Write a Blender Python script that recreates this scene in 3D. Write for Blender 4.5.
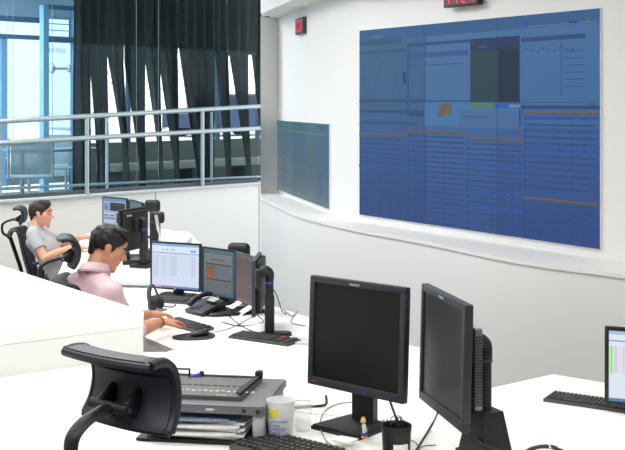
import bpy, bmesh, math, random
from mathutils import Vector, Matrix, noise, Euler
random.seed(7)
R = math.radians
SC = bpy.context.scene
COL = SC.collection
for o in list(bpy.data.objects):
    bpy.data.objects.remove(o, do_unlink=True)

# ------------------------------------------------------------------ camera, world, light
F = 1150.0          # focal length in pixels
HY = 103.0          # horizon row
CZ = 1.71           # eye height above the upper floor
cam_d = bpy.data.cameras.new('camera'); cam = bpy.data.objects.new('camera', cam_d); COL.objects.link(cam)
cam.location = (0, 0, CZ); cam.rotation_euler = (R(90), 0, 0)
cam_d.sensor_width = 36; cam_d.lens = 36*F/625; cam_d.shift_y = -(225-HY)/625
cam_d.clip_start = 0.05; cam_d.clip_end = 200
SC.camera = cam
SC.view_settings.view_transform = 'Standard'; SC.view_settings.look = 'None'
SC.view_settings.exposure = 0.0; SC.view_settings.gamma = 1.0; SC.view_settings.use_curve_mapping = False
w = bpy.data.worlds.new('sky'); SC.world = w; w.use_nodes = True
bg = w.node_tree.nodes['Background']; bg.inputs[0].default_value = (0.84, 0.93, 1.0, 1); bg.inputs[1].default_value = 2.0
sd = bpy.data.lights.new('sun', 'SUN'); sd.energy = 9.0; sd.angle = R(1); sd.color = (1, .97, .92)
so = bpy.data.objects.new('sun', sd); COL.objects.link(so)
so.rotation_euler = Vector((-0.35, 0.75, -0.75)).to_track_quat('-Z', 'Y').to_euler()
CEIL = 3.4
LIGHTS = [(-3.6, 1.2), (-1.2, 1.2), (1.2, 1.2), (-3.6, 4.4), (-1.2, 4.4), (1.2, 4.0), (-3.9, 7.8), (-1.9, 7.6), (-1.0, 7.3), (-4.3, 9.6), (-2.5, 9.4), (-2.1, 11.9)]
LE = 34
for i, (x, y) in enumerate(LIGHTS):
    ld = bpy.data.lights.new('ceiling_lamp_light', 'AREA'); ld.shape = 'RECTANGLE'; ld.size = 1.2; ld.size_y = 1.2
    ld.energy = LE*(1.1 if i in (9, 10, 11) else 1.0); ld.color = (1.0, 0.985, 0.955)
    lo = bpy.data.objects.new('ceiling_lamp_light', ld); COL.objects.link(lo); lo.location = (x, y, CEIL-0.06)

# ------------------------------------------------------------------ pixel helpers (to turn measured photo points into places)
def W(px, py, Y):
    return Vector(((px-312.5)/F*Y, Y, CZ-(py-HY)/F*Y))
def P(px, py, z):
    Y = (CZ-z)*F/(py-HY)
    return Vector(((px-312.5)/F*Y, Y, z))

# ------------------------------------------------------------------ materials
def lin(c):
    c = c/255.0
    return c/12.92 if c <= 0.04045 else ((c+0.055)/1.055)**2.4
def rgb(r, g, b): return (lin(r), lin(g), lin(b), 1)
MATS = {}
def mat(name, col, rough=0.6, metal=0.0, var=0.04, scale=12.0, bump=0.0, spec=0.5, alpha=None, trans=0.0):
    if name in MATS: return MATS[name]
    m = bpy.data.materials.new(name); m.use_nodes = True
    nt = m.node_tree; b = nt.nodes['Principled BSDF']
    c = rgb(*col)
    tc = nt.nodes.new('ShaderNodeTexCoord'); nz = nt.nodes.new('ShaderNodeTexNoise')
    nz.inputs['Scale'].default_value = scale; nz.inputs['Detail'].default_value = 4
    nt.links.new(tc.outputs['Object'], nz.inputs['Vector'])
    mx = nt.nodes.new('ShaderNodeMix'); mx.data_type = 'RGBA'
    mx.inputs[6].default_value = tuple(v*(1-var) for v in c[:3])+(1,)
    mx.inputs[7].default_value = tuple(min(1, v*(1+var)) for v in c[:3])+(1,)
    nt.links.new(nz.outputs['Fac'], mx.inputs[0]); nt.links.new(mx.outputs[2], b.inputs['Base Color'])
    b.inputs['Roughness'].default_value = rough; b.inputs['Metallic'].default_value = metal
    b.inputs['Specular IOR Level'].default_value = spec
    if trans: b.inputs['Transmission Weight'].default_value = trans
    if alpha is not None: b.inputs['Alpha'].default_value = alpha
    if bump:
        bp = nt.nodes.new('ShaderNodeBump'); bp.inputs['Strength'].default_value = bump
        n2 = nt.nodes.new('ShaderNodeTexNoise'); n2.inputs['Scale'].default_value = scale*6
        nt.links.new(tc.outputs['Object'], n2.inputs['Vector'])
        nt.links.new(n2.outputs['Fac'], bp.inputs['Height']); nt.links.new(bp.outputs['Normal'], b.inputs['Normal'])
    MATS[name] = m; return m
def emis(name, col, s=1.0):
    if name in MATS: return MATS[name]
    m = bpy.data.materials.new(name); m.use_nodes = True; nt = m.node_tree; b = nt.nodes['Principled BSDF']
    b.inputs['Base Color'].default_value = (0.01, 0.01, 0.01, 1); b.inputs['Emission Color'].default_value = rgb(*col)
    b.inputs['Emission Strength'].default_value = s; b.inputs['Roughness'].default_value = 0.4
    MATS[name] = m; return m
def glass(name, col, refl=0.08, rough=0.0):
    m = bpy.data.materials.new(name); m.use_nodes = True; nt = m.node_tree; nt.nodes.clear()
    out = nt.nodes.new('ShaderNodeOutputMaterial'); t = nt.nodes.new('ShaderNodeBsdfTransparent'); t.inputs[0].default_value = rgb(*col)
    g = nt.nodes.new('ShaderNodeBsdfGlossy'); g.inputs['Roughness'].default_value = rough
    fr = nt.nodes.new('ShaderNodeFresnel'); fr.inputs[0].default_value = 1.45
    mp = nt.nodes.new('ShaderNodeMath'); mp.operation = 'MULTIPLY'; mp.inputs[1].default_value = refl/0.05
    nt.links.new(fr.outputs[0], mp.inputs[0])
    mx = nt.nodes.new('ShaderNodeMixShader'); nt.links.new(mp.outputs[0], mx.inputs[0])
    nt.links.new(t.outputs[0], mx.inputs[1]); nt.links.new(g.outputs[0], mx.inputs[2]); nt.links.new(mx.outputs[0], out.inputs[0])
    MATS[name] = m; return m
def screen_mat():
    m = bpy.data.materials.new('display'); m.use_nodes = True; nt = m.node_tree; b = nt.nodes['Principled BSDF']
    a = nt.nodes.new('ShaderNodeVertexColor'); a.layer_name = 'pixels'
    b.inputs['Base Color'].default_value = (0.006, 0.006, 0.008, 1); b.inputs['Roughness'].default_value = 0.35
    b.inputs['Specular IOR Level'].default_value = 0.12
    nt.links.new(a.outputs['Color'], b.inputs['Emission Color']); b.inputs['Emission Strength'].default_value = 1.0
    MATS['display'] = m; return m
DISPLAY = screen_mat()
WALLM = mat('white_wall_paint', (220, 220, 219), 0.7, var=0.01, scale=2)
WALLW = mat('white_panel_wall', (236, 232, 223), 0.65, var=0.012, scale=2)
DESKM = mat('white_laminate', (246, 246, 243), 0.55, var=0.008, scale=3)
DESKE = mat('desk_edge_band', (226, 216, 196), 0.6)
GROOVE = mat('panel_joint', (150, 150, 148), 0.8)
BLK = mat('black_plastic', (24, 25, 28), 0.45, var=0.1, scale=30)
BLKM = mat('matte_black_plastic', (20, 21, 23), 0.6, var=0.1, scale=40, bump=0.05)
BEZ = mat('charcoal_bezel', (46, 50, 58), 0.5, var=0.06, scale=40)
BEZE = mat('charcoal_bezel_side', (64, 70, 82), 0.5, var=0.06, scale=40)
KEYM = mat('keycap_black', (52, 51, 52), 0.38, var=0.1)
SCROFF = mat('screen_off', (22, 21, 20), 0.38, var=0.05, spec=0.35)
STEEL = mat('brushed_steel', (176, 186, 186), 0.38, metal=0.55, var=0.05, scale=30)
ALU = mat('grey_aluminium', (150, 152, 155), 0.4, metal=0.6)
SILV = mat('silver_plastic', (196, 198, 200), 0.4)
WHT = mat('white_paper', (240, 240, 238), 0.8, var=0.01)
WHTP = mat('white_plastic', (225, 226, 226), 0.4)
CHFAB = mat('chair_rubber', (44, 49, 62), 0.5, var=0.08, scale=40, bump=0.04)
CHMESH = mat('chair_black_mesh', (26, 28, 32), 0.7, var=0.15, scale=120)
CABLE = mat('cable_black', (28, 28, 30), 0.5)
CABLEG = mat('cable_grey', (120, 122, 122), 0.5)
CABLEW = mat('cable_white', (215, 215, 210), 0.5)
BLUE = mat('blue_plastic', (40, 70, 190), 0.4)
RED = mat('red_plastic', (190, 40, 35), 0.5)
YEL = mat('yellow_plastic', (235, 195, 40), 0.5)
SKIN = mat('skin', (216, 158, 128), 0.55, var=0.05, scale=25, bump=0.03)
SKIN2 = mat('skin_tan', (208, 148, 116), 0.55, var=0.05, scale=25, bump=0.03)
HAIR1 = mat('dark_brown_hair', (38, 26, 22), 0.6, var=0.35, scale=60, bump=0.5)
HAIR2 = mat('black_hair', (20, 18, 18), 0.55, var=0.35, scale=60, bump=0.5)
CHROME = mat('chrome', (200, 205, 210), 0.15, metal=1.0)

# ------------------------------------------------------------------ mesh helpers
def M4(loc=(0, 0, 0), rz=0, rx=0, ry=0):
    return Matrix.Translation(loc) @ Euler((rx, ry, rz), 'XYZ').to_matrix().to_4x4()
def tag(o, label=None, cat=None, group=None, kind=None):
    if label: o['label'] = label
    if cat: o['category'] = cat
    if group: o['group'] = group
    if kind: o['kind'] = kind
    return o
class MB:
    def __init__(s): s.bm = bmesh.new()
    def _xf(s, vs, mx, mi, faces=None):
        if mx is not None:
            for v in vs: v.co = mx @ v.co
        if mi:
            vs = set(vs)
            for f in {f for v in vs for f in v.link_faces}: f.material_index = mi
    def box(s, c, d, mx=None, bev=0.0, mi=0, seg=2):
        t = bmesh.new(); bmesh.ops.create_cube(t, size=1)
        for v in t.verts: v.co = Vector((c[0]+v.co.x*d[0], c[1]+v.co.y*d[1], c[2]+v.co.z*d[2]))
        if bev:
            bmesh.ops.bevel(t, geom=t.edges[:], offset=min(bev, min(d)*0.45), segments=seg, profile=0.5, affect='EDGES')
        s.add(t, mx, mi); return s
    def add(s, t, mx=None, mi=0):
        vm = {}
        for v in t.verts: vm[v] = s.bm.verts.new(mx @ v.co if mx is not None else v.co)
        for f in t.faces:
            try:
                nf = s.bm.faces.new([vm[v] for v in f.verts]); nf.material_index = mi; nf.smooth = True
            except ValueError: pass
        t.free()
    def cyl(s, p0, p1, r0, r1=None, n=16, mi=0, caps=True, mx=None):
        if r1 is None: r1 = r0
        p0 = Vector(p0); p1 = Vector(p1); d = (p1-p0).normalized()
        a = d.orthogonal().normalized(); b = d.cross(a); t = bmesh.new()
        A = [t.verts.new(p0+(a*math.cos(k*2*math.pi/n)+b*math.sin(k*2*math.pi/n))*r0) for k in range(n)]
        B = [t.verts.new(p1+(a*math.cos(k*2*math.pi/n)+b*math.sin(k*2*math.pi/n))*r1) for k in range(n)]
        for k in range(n): t.faces.new([A[k], A[(k+1) % n], B[(k+1) % n], B[k]])
        if caps: t.faces.new(A[::-1]); t.faces.new(B)
        s.add(t, mx, mi); return s
    def tube(s, pts, r, n=8, mi=0, mx=None, smooth=0, flat=1.0):
        pts = [Vector(p) for p in pts]
        if smooth: pts = catmull(pts, smooth)
        t = bmesh.new(); rings = []; up = None
        for i, p in enumerate(pts):
            d = (pts[min(i+1, len(pts)-1)]-pts[max(i-1, 0)]).normalized()
            if up is None: up = d.orthogonal().normalized() if abs(d.z) > .95 else Vector((0, 0, 1))
            a = d.cross(up)
            if a.length < 1e-4: a = d.orthogonal()
            a.normalize(); b = a.cross(d).normalized(); up = b
            rr = r[i] if isinstance(r, (list, tuple)) and len(r) == len(pts) else (r if not isinstance(r, (list, tuple)) else r[0])
            rings.append([t.verts.new(p+(a*math.cos(k*2*math.pi/n)+b*math.sin(k*2*math.pi/n)*flat)*rr) for k in range(n)])
        for i in range(len(rings)-1):
            for k in range(n):
                t.faces.new([rings[i][k], rings[i][(k+1) % n], rings[i+1][(k+1) % n], rings[i+1][k]])
        t.faces.new(rings[0][::-1]); t.faces.new(rings[-1])
        s.add(t, mx, mi); return s
    def prism(s, poly, z0, z1, mi=0, mx=None, bev=0.0):
        t = bmesh.new()
        A = [t.verts.new((p[0], p[1], z0)) for p in poly]; B = [t.verts.new((p[0], p[1], z1)) for p in poly]
        n = len(poly)
        t.faces.new(A[::-1]); t.faces.new(B)
        for k in range(n): t.faces.new([A[k], A[(k+1) % n], B[(k+1) % n], B[k]])
        bmesh.ops.recalc_face_normals(t, faces=t.faces[:])
        if bev:
            es = [e for e in t.edges if abs(e.verts[0].co.z-z1) < 1e-6 and abs(e.verts[1].co.z-z1) < 1e-6]
            bmesh.ops.bevel(t, geom=es, offset=bev, segments=2, affect='EDGES')
        s.add(t, mx, mi); return s
    def lathe(s, prof, n=24, mi=0, mx=None, closed=False):
        t = bmesh.new(); rings = []
        for (r, z) in prof:
            rings.append([t.verts.new((math.cos(k*2*math.pi/n)*r, math.sin(k*2*math.pi/n)*r, z)) for k in range(n)])
        for i in range(len(rings)-1):
            for k in range(n): t.faces.new([rings[i][k], rings[i][(k+1) % n], rings[i+1][(k+1) % n], rings[i+1][k]])
        if closed: t.faces.new(rings[0][::-1]); t.faces.new(rings[-1])
        s.add(t, mx, mi); return s
    def sph(s, c, r, mi=0, mx=None, sub=2):
        t = bmesh.new(); bmesh.ops.create_icosphere(t, subdivisions=sub, radius=1)
        if not isinstance(r, (list, tuple)): r = (r, r, r)
        for v in t.verts: v.co = Vector((c[0]+v.co.x*r[0], c[1]+v.co.y*r[1], c[2]+v.co.z*r[2]))
        s.add(t, mx, mi); return s
    def hull(s, sp, mx=None, mi=0):
        """convex hull of spheres / ellipsoids given as (centre, radius)"""
        t = bmesh.new()
        for c, r in sp:
            if not isinstance(r, (list, tuple)): r = (r, r, r)
            u = bmesh.new(); bmesh.ops.create_icosphere(u, subdivisions=2, radius=1)
            for v in u.verts: t.verts.new((c[0]+v.co.x*r[0], c[1]+v.co.y*r[1], c[2]+v.co.z*r[2]))
            u.free()
        g = bmesh.ops.convex_hull(t, input=t.verts[:])
        bmesh.ops.delete(t, geom=[v for v in t.verts if not v.link_faces], context='VERTS')
        s.add(t, mx, mi); return s
    def quad(s, pts, mi=0):
        f = s.bm.faces.new([s.bm.verts.new(p) for p in pts]); f.material_index = mi; return s
    def build(s, name, m, parent=None, smooth=40, recalc=True):
        if recalc: bmesh.ops.recalc_face_normals(s.bm, faces=s.bm.faces[:])
        me = bpy.data.meshes.new(name); s.bm.to_mesh(me); s.bm.free()
        for x in (m if isinstance(m, (list, tuple)) else [m]): me.materials.append(x)
        o = bpy.data.objects.new(name, me); COL.objects.link(o)
        if smooth:
            me.shade_smooth()
            try: me.set_sharp_from_angle(angle=R(smooth))
            except Exception: pass
        else: me.shade_flat()
        if parent: o.parent = parent
        return o
def catmull(p, n):
    out = []
    q = [p[0]*2-p[1]]+list(p)+[p[-1]*2-p[-2]]
    for i in range(1, len(q)-2):
        for k in range(n):
            t = k/n; a, b, c, d = q[i-1], q[i], q[i+1], q[i+2]
            out.append(0.5*((2*b)+(c-a)*t+(2*a-5*b+4*c-d)*t*t+(3*b-a-3*c+d)*t**3))
    out.append(p[-1]); return out
def empty(name, loc, rz=0, label=None, cat=None, group=None):
    o = bpy.data.objects.new(name, None); COL.objects.link(o); o.location = loc; o.rotation_euler = (0, 0, rz)
    o.empty_display_size = 0.1
    tag(o, label, cat, group); return o
def copy_tree(o, parent=None):
    kids = list(o.children)
    c = o.copy(); COL.objects.link(c)
    if parent: c.parent = parent
    for ch in kids: copy_tree(ch, c)
    return c
def text_mesh(mb, txt, size, mx, mi=0, depth=0.0005):
    cu = bpy.data.curves.new('t', 'FONT'); cu.body = txt; cu.size = size; cu.extrude = depth; cu.resolution_u = 2
    ob = bpy.data.objects.new('t', cu); COL.objects.link(ob)
    dg = bpy.context.evaluated_depsgraph_get(); me = bpy.data.meshes.new_from_object(ob.evaluated_get(dg))
    t = bmesh.new(); t.from_mesh(me); mb.add(t, mx, mi)
    bpy.data.objects.remove(ob); bpy.data.curves.remove(cu); bpy.data.meshes.remove(me)
def struct(name, mb, m, smooth=30):
    return tag(mb.build(name, m, smooth=smooth), kind='structure')
def fuse(mb, name, m, voxel=0.006, smooth=4, parent=None, disp=0.0, dscale=8.0, cut=None):
    """union of closed shapes into one continuous skin"""
    me = bpy.data.meshes.new(name); bmesh.ops.recalc_face_normals(mb.bm, faces=mb.bm.faces[:]); mb.bm.to_mesh(me); mb.bm.free()
    ob = bpy.data.objects.new(name, me); COL.objects.link(ob)
    r = ob.modifiers.new('r', 'REMESH'); r.mode = 'VOXEL'; r.voxel_size = voxel
    if smooth:
        s = ob.modifiers.new('s', 'SMOOTH'); s.factor = 0.5; s.iterations = smooth
    dg = bpy.context.evaluated_depsgraph_get(); me2 = bpy.data.meshes.new_from_object(ob.evaluated_get(dg))
    bpy.data.objects.remove(ob); bpy.data.meshes.remove(me)
    me2.name = name; me2.materials.clear(); me2.materials.append(m)
    b = bmesh.new(); b.from_mesh(me2)
    if disp:
        b.normal_update()
        for v in b.verts: v.co += v.normal*disp*noise.noise(v.co*dscale)
    if cut:
        for co, no in cut:
            g = bmesh.ops.bisect_plane(b, geom=b.verts[:]+b.edges[:]+b.faces[:], plane_co=co, plane_no=no, clear_outer=True)
            es = [e for e in g['geom_cut'] if isinstance(e, bmesh.types.BMEdge)]
            if es:
                try: bmesh.ops.holes_fill(b, edges=es, sides=0)
                except Exception: pass
    b.to_mesh(me2); b.free(); me2.shade_smooth()
    o = bpy.data.objects.new(name, me2); COL.objects.link(o)
    if parent: o.parent = parent
    return o

# ================================================================== STRUCTURE
LF = -0.37           # lower floor
# glass wall frame
P0 = Vector((-0.685, 15.0)); U = Vector((0.685, 0.728)).normalized(); N = Vector((U.y, -U.x))   # N points into the room
def gp(s, d, z):      # s along the wall, d behind it
    q = P0+U*s-N*d
    return Vector((q.x, q.y, z))
def gs(px, d):        # s where the sight line at px crosses the plane d behind the wall
    k = (px-312.5)/F; q = P0-N*d
    return (k*q.y-q.x)/(U.x-k*U.y)
def gz(px, py, d):
    q = gp(gs(px, d), d, 0); return CZ-(py-HY)/F*q.y
def gpp(px, py, d):
    q = gp(gs(px, d), d, 0); q.z = CZ-(py-HY)/F*q.y; return q
GM = Matrix(((U.x, -N.x, 0, P0.x), (U.y, -N.y, 0, P0.y), (0, 0, 1, 0), (0, 0, 0, 1)))  # (s, d, z) -> world
SILL = 0.68
S0 = -8.0
FLOORM = mat('grey_floor', (118, 120, 122), 0.6, var=0.08, scale=4)
struct('floor', MB().prism([(-6.5, -2.6), (3.6, -2.6), (3.6, 6), (1.8, 12), (0.2, 15.8), (-6.5, 9.2)], LF-0.1, LF), FLOORM)
PLAT = [(-5.9, -2.5), (3.4, -2.5), (3.4, 4.15), (-0.45, 4.35), (-0.75, 4.6), (-1.7, 5.9), (-3.3, 7.9), (-5.9, 7.9)]
tag(MB().prism(PLAT, LF, 0).build('floor_upper_tier', FLOORM, smooth=30), kind='structure')
struct('ceiling', MB().prism([(-6.7, -2.7), (3.8, -2.7), (3.8, 6), (2.5, 12), (0.6, 16.6), (-6.7, 9)], CEIL, CEIL+0.1), mat('white_ceiling', (230, 230, 228), 0.8))
struct('wall_back', MB().box((-1.45, -2.65, 1.5), (10.3, 0.1, 4)), WALLM)
struct('wall_left', MB().box((-6.55, 3.2, 1.5), (0.1, 11.7, 4)), WALLM)
struct('wall_right', MB().box((3.65, 1.4, 1.5), (0.1, 8.2, 4)), WALLM)
# low panelled wall under the glass
b = MB(); b.box((S0/2+0.2, 0.06, (LF+SILL-0.03)/2), (-S0+0.6, 0.12, SILL-0.03-LF), mx=GM)
for px in (48, 155.5, 259): b.box((gs(px, 0), -0.001, (LF+SILL)/2), (0.012, 0.004, SILL-LF-0.03), mx=GM, mi=1)
struct('wall_front', b, [WALLW, GROOVE])
b = MB().box((S0/2+0.2, 0.05, SILL-0.015), (-S0+0.6, 0.18, 0.03), mx=GM, bev=0.004)
struct('trim_1', b, mat('sill_grey', (200, 202, 200), 0.5))
# glass panes and slim joints
GL = glass('tinted_glass', (233, 240, 243), 0.0012)
b = MB(); b.box((S0/2, 0.06, (SILL+CEIL)/2), (-S0, 0.012, CEIL-SILL), mx=GM)
w1 = struct('window_1', b, GL)
b = MB(); b.box((S0/2, 0.06, SILL+0.02), (-S0, 0.05, 0.045), mx=GM)
b.build('window_frame', mat('dark_frame', (70, 74, 78), 0.5), w1)
b = MB()
for px in (6.5, 12.5, 52, 136, 158): b.box((gs(px, 0.06), 0.052, (SILL+CEIL)/2), (0.004, 0.004, CEIL-SILL), mx=GM)
b.build('glass_joint', mat('silicone_joint', (110, 122, 128), 0.5), w1)

# screen wall (curved)
def vX(px, v): return Vector(((px-312.5)*v, F*v, 0))
front = [vX(261, .01000), vX(282, .00904), vX(302, .00836), vX(350, .00758), vX(391, .00715), vX(432, .00676), vX(515, .00603), vX(625, .0055), Vector((2.6, 5.3, 0)), Vector((3.6, 4.4, 0))]
LEDGE = 0.77
FR = catmull(front, 8)
BC = [vX(276, .01056), vX(331, .00847), vX(357.5, .00793), vX(606, .00586), Vector((2.9, 5.65, 0)), Vector((3.8, 4.9, 0))]
_sA = vX(360.8, .00790); _sB = vX(601.5, .00602); _sd = (_sB-_sA).normalized()
BC[2] = _sA-_sd*.04; BC[3] = _sB+_sd*.05
BK = [BC[0], BC[1], BC[2], BC[3], BC[4], BC[5]]
def wallstrip(path, z0, z1, th, name, m):
    b = MB(); t = bmesh.new(); rows = []
    for i, p in enumerate(path):
        d = (path[min(i+1, len(path)-1)]-path[max(i-1, 0)]).normalized(); n = Vector((-d.y, d.x, 0))
        if n.y < 0: n = -n
        rows.append([t.verts.new((p.x, p.y, z0)), t.verts.new((p.x, p.y, z1)), t.verts.new((p.x+n.x*th, p.y+n.y*th, z1)), t.verts.new((p.x+n.x*th, p.y+n.y*th, z0))])
    for i in range(len(rows)-1):
        for k in range(4): t.faces.new([rows[i][k], rows[i+1][k], rows[i+1][(k+1) % 4], rows[i][(k+1) % 4]])
    t.faces.new(rows[0]); t.faces.new(rows[-1][::-1]); b.add(t)
    return struct(name, b, m)
wallstrip(FR, LF, LEDGE-0.025, 0.1, 'wall_curved_base', WALLM)
wallstrip(BK, LEDGE-0.02, 2.62, 0.1, 'wall_screens', WALLM)
wallstrip(FR, 2.641, CEIL, 0.1, 'wall_fascia', WALLM)
def offs(p, path, i, o):
    d = (path[min(i+1, len(path)-1)]-path[max(i-1, 0)]).normalized(); n = Vector((-d.y, d.x, 0))
    if n.y < 0: n = -n
    return p-n*o
def bandmesh(z0, z1, over):
    b = MB(); t = bmesh.new(); L = 60
    def samp(path, k):
        ls = [0]
        for i in range(1, len(path)): ls.append(ls[-1]+(path[i]-path[i-1]).length)
        s = ls[-1]*k
        for i in range(1, len(path)):
            if s <= ls[i]+1e-9:
                u = (s-ls[i-1])/max(1e-9, ls[i]-ls[i-1]); return path[i-1].lerp(path[i], u)
        return path[-1]
    A = [offs(p, FR, i, over) for i, p in enumerate(FR)]
    rows = []
    for j in range(L+1):
        a = samp(A, j/L); c = samp(BK, j/L); c = c+(c-a)*0.1
        rows.append([t.verts.new((a.x, a.y, z0)), t.verts.new((a.x, a.y, z1)), t.verts.new((c.x, c.y, z1)), t.verts.new((c.x, c.y, z0))])
    for i in range(L):
        for k in range(4): t.faces.new([rows[i][k], rows[i+1][k], rows[i+1][(k+1) % 4], rows[i][(k+1) % 4]])
    t.faces.new(rows[0]); t.faces.new(rows[-1][::-1]); b.add(t); return b
struct('trim_2', bandmesh(LEDGE-0.025, LEDGE, 0.012), WALLM)
struct('trim_3', bandmesh(2.6, 2.64, 0.0), WALLM)
# end return of the niche and its front edge
a0 = vX(260.6, .01030); a1 = vX(262.9, .01035); c0 = vX(277.8, .01046); c1 = vX(262, .0108)
struct('wall_niche_end', MB().prism([(a0.x, a0.y), (a1.x, a1.y), (c0.x, c0.y), (c1.x, c1.y)], LEDGE, 2.6), WALLM)
struct('wall_niche_post', MB().prism([(a0.x, a0.y), (a1.x, a1.y), (c0.x, c0.y), (c1.x, c1.y)], LF, LEDGE-.03), WALLM)
struct('wall_fascia_post', MB().prism([(a0.x, a0.y), (a1.x, a1.y), (c0.x, c0.y), (c1.x, c1.y)], 2.64, CEIL), WALLM)

# ceiling lamps
for i, (x, y) in enumerate(LIGHTS):
    t = empty('ceiling_lamp', (x, y, CEIL), 0, 'square white ceiling lamp over the ' + ['left front corner', 'foreground chair', 'foreground monitors', 'left cabinet', 'middle of the foreground desk', 'pointed right desk', 'far left wall', 'man in pink', 'curved screen wall', 'man in grey', 'far desk monitors', 'glass wall corner'][i], 'lamp', 'ceiling lamps of the control room')
    MB().box((0, 0, -0.02), (1.3, 1.3, 0.04)).build('lamp_frame', WHTP, t)
    MB().box((0, 0, -0.045), (1.2, 1.2, 0.01)).build('diffuser', emis('lamp_glow', (255, 252, 245), 2.0), t)

# ------------------------------------------------------------------ displays
def scr_mesh(name, w, h, rects, parent, mx=None, y=0.0):
    """rects: (u0,v0,u1,v1,colTop[,colBottom]) with v downward; drawn in order, each a hair in front of the last"""
    bm = bmesh.new(); cl = bm.loops.layers.float_color.new('pixels'); z = 0
    for r in rects:
        if len(r) == 6 or len(r) == 5:
            u0, v0, u1, v1 = r[:4]; ct = rgb(*r[4]); cb = rgb(*(r[5] if len(r) == 6 else r[4]))
            pts = [(u0, v0), (u1, v0), (u1, v1), (u0, v1)]; cs = [ct, ct, cb, cb]
        else:
            pts = r[0]; cs = [rgb(*r[1])]*len(pts)
        vs = [bm.verts.new((-w/2+u*w, y-z, h/2-v*h)) for (u, v) in pts]
        f = bm.faces.new(vs)
        for l, c in zip(f.loops, cs): l[cl] = c
        z += 0.00004
    me = bpy.data.meshes.new(name); bm.to_mesh(me); bm.free(); me.materials.append(DISPLAY)
    o = bpy.data.objects.new(name, me); COL.objects.link(o)
    if mx is not None: o.matrix_local = mx
    if parent: o.parent = parent
    return o
def line(pts, wd, col):
    out = []
    for (a, b) in zip(pts, pts[1:]):
        d = Vector((b[0]-a[0], b[1]-a[1])).normalized(); n = Vector((-d.y, d.x))*wd/2
        out.append([[(a[0]+n.x, a[1]+n.y), (b[0]+n.x, b[1]+n.y), (b[0]-n.x, b[1]-n.y), (a[0]-n.x, a[1]-n.y)], col, None, None])
    return out

# big video wall
VH = 1.45
A = vX(360.8, .00790); B = vX(601.5, .00602)
A.z = B.z = 0
dv = B-A; VW = dv.length; vyaw = math.atan2(dv.y, dv.x)
nrm = Vector((dv.y, -dv.x, 0)).normalized()
if nrm.y > 0: nrm = -nrm
vc = (A+B)/2+nrm*0.001; vtop = CZ+(103-30.8)*.00790
vw = empty('video_wall', (vc.x, vc.y, LEDGE), vyaw, 'large blue tiled video wall display glowing beside the white curved ledge', 'screen')
def uv(px, py):
    t = (px-360.8)/(601.5-360.8); u = t*241/(183+58*t)
    yt = 30.8-22.3*t; yb = 214+36.3*t
    return (u, (py-yt)/(yb-yt))
def pr(x0, y0, x1, y1, c, c2=None):
    """photo box whose y are measured at its left edge"""
    u0, v0 = uv(x0, y0); _, v1 = uv(x0, y1); u1, _ = uv(x1, y0)
    return (u0, v0, u1, v1, c, c2 or c)
rc = [(0, 0, 1, 1, (74, 114, 170), (60, 84, 150))]
rc += [(0, 0, 1, .06, (54, 98, 160), (56, 98, 158))]
# tile shades
rc += [(0, .06, .335, .5, (66, 104, 152), (62, 100, 158)), (.335, .06, .64, .5, (76, 118, 178), (74, 114, 176)), (.64, .06, 1, .5, (74, 116, 178), (70, 110, 176))]
rc += [(0, .5, .335, 1, (64, 98, 166), (56, 80, 148)), (.335, .5, .64, 1, (70, 106, 176), (60, 88, 158)), (.64, .5, 1, 1, (66, 100, 172), (56, 80, 152))]
# window 1 chart
rc += [(0.0, .06, .22, .085, (58, 88, 138)), (.07, .035, .12, .045, (94, 128, 128)), (0, .115, .24, .13, (56, 86, 134))]
rc += line([(.02, .25), (.035, .33), (.055, .38), (.075, .36), (.1, .24), (.12, .18), (.14, .17), (.16, .21), (.19, .25), (.21, .36)], .004, (76, 92, 118))
rc += [(.225, .235, .24, .29, (44, 72, 106)), (.01, .52-.03, .3, .505, (58, 88, 140)), (0, .43, .33, .445, (52, 80, 130)), (0, .405, .33, .41, (90, 100, 120))]
rc += [(0, .375, .33, .39, (54, 84, 134))]
# window 2
rc += [(.255, .09, .55, .105, (46, 78, 148)), (.255, .14, .52, .165, (56, 92, 160)), (.255, .2, .5, .206, (58, 92, 152)), (.25, .38, .55, .388, (56, 84, 138)), (.25, .44, .55, .462, (52, 78, 130)), (.245, .09, .255, .46, (54, 86, 144))]
# dark window
rc += [(.53, .09, .725, .5, (38, 56, 104), (36, 52, 98)), (.53, .15, .64, .49, (44, 70, 88), (42, 68, 86)), (.64, .15, .72, .49, (34, 48, 76)), (.535, .1, .72, .11, (44, 62, 112)), (.56, .125, .6, .135, (60, 84, 130))]
# window right top
rc += [(.73, .1, .955, .12, (48, 80, 140)), (.73, .05, .99, .057, (86, 122, 170)), (.74, .03, .755, .055, (48, 90, 170)), (.955, .03, .965, .05, (92, 110, 110)), (.9, .045, .93, .053, (50, 70, 130))]
for k in range(9): rc += [(.745+.02*k, .15+.006*(k % 3), .757+.02*k, .158+.006*(k % 3), (58, 88, 150))]
rc += [(.872, .12, .875, .36, (60, 96, 156)), (.73, .405, 1, .42, (50, 78, 134)), (.735, .39, 1, .393, (60, 90, 150))]
for k in range(6): rc += [(.885, .17+.03*k, .95, .174+.03*k, (58, 90, 150))]
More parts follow.
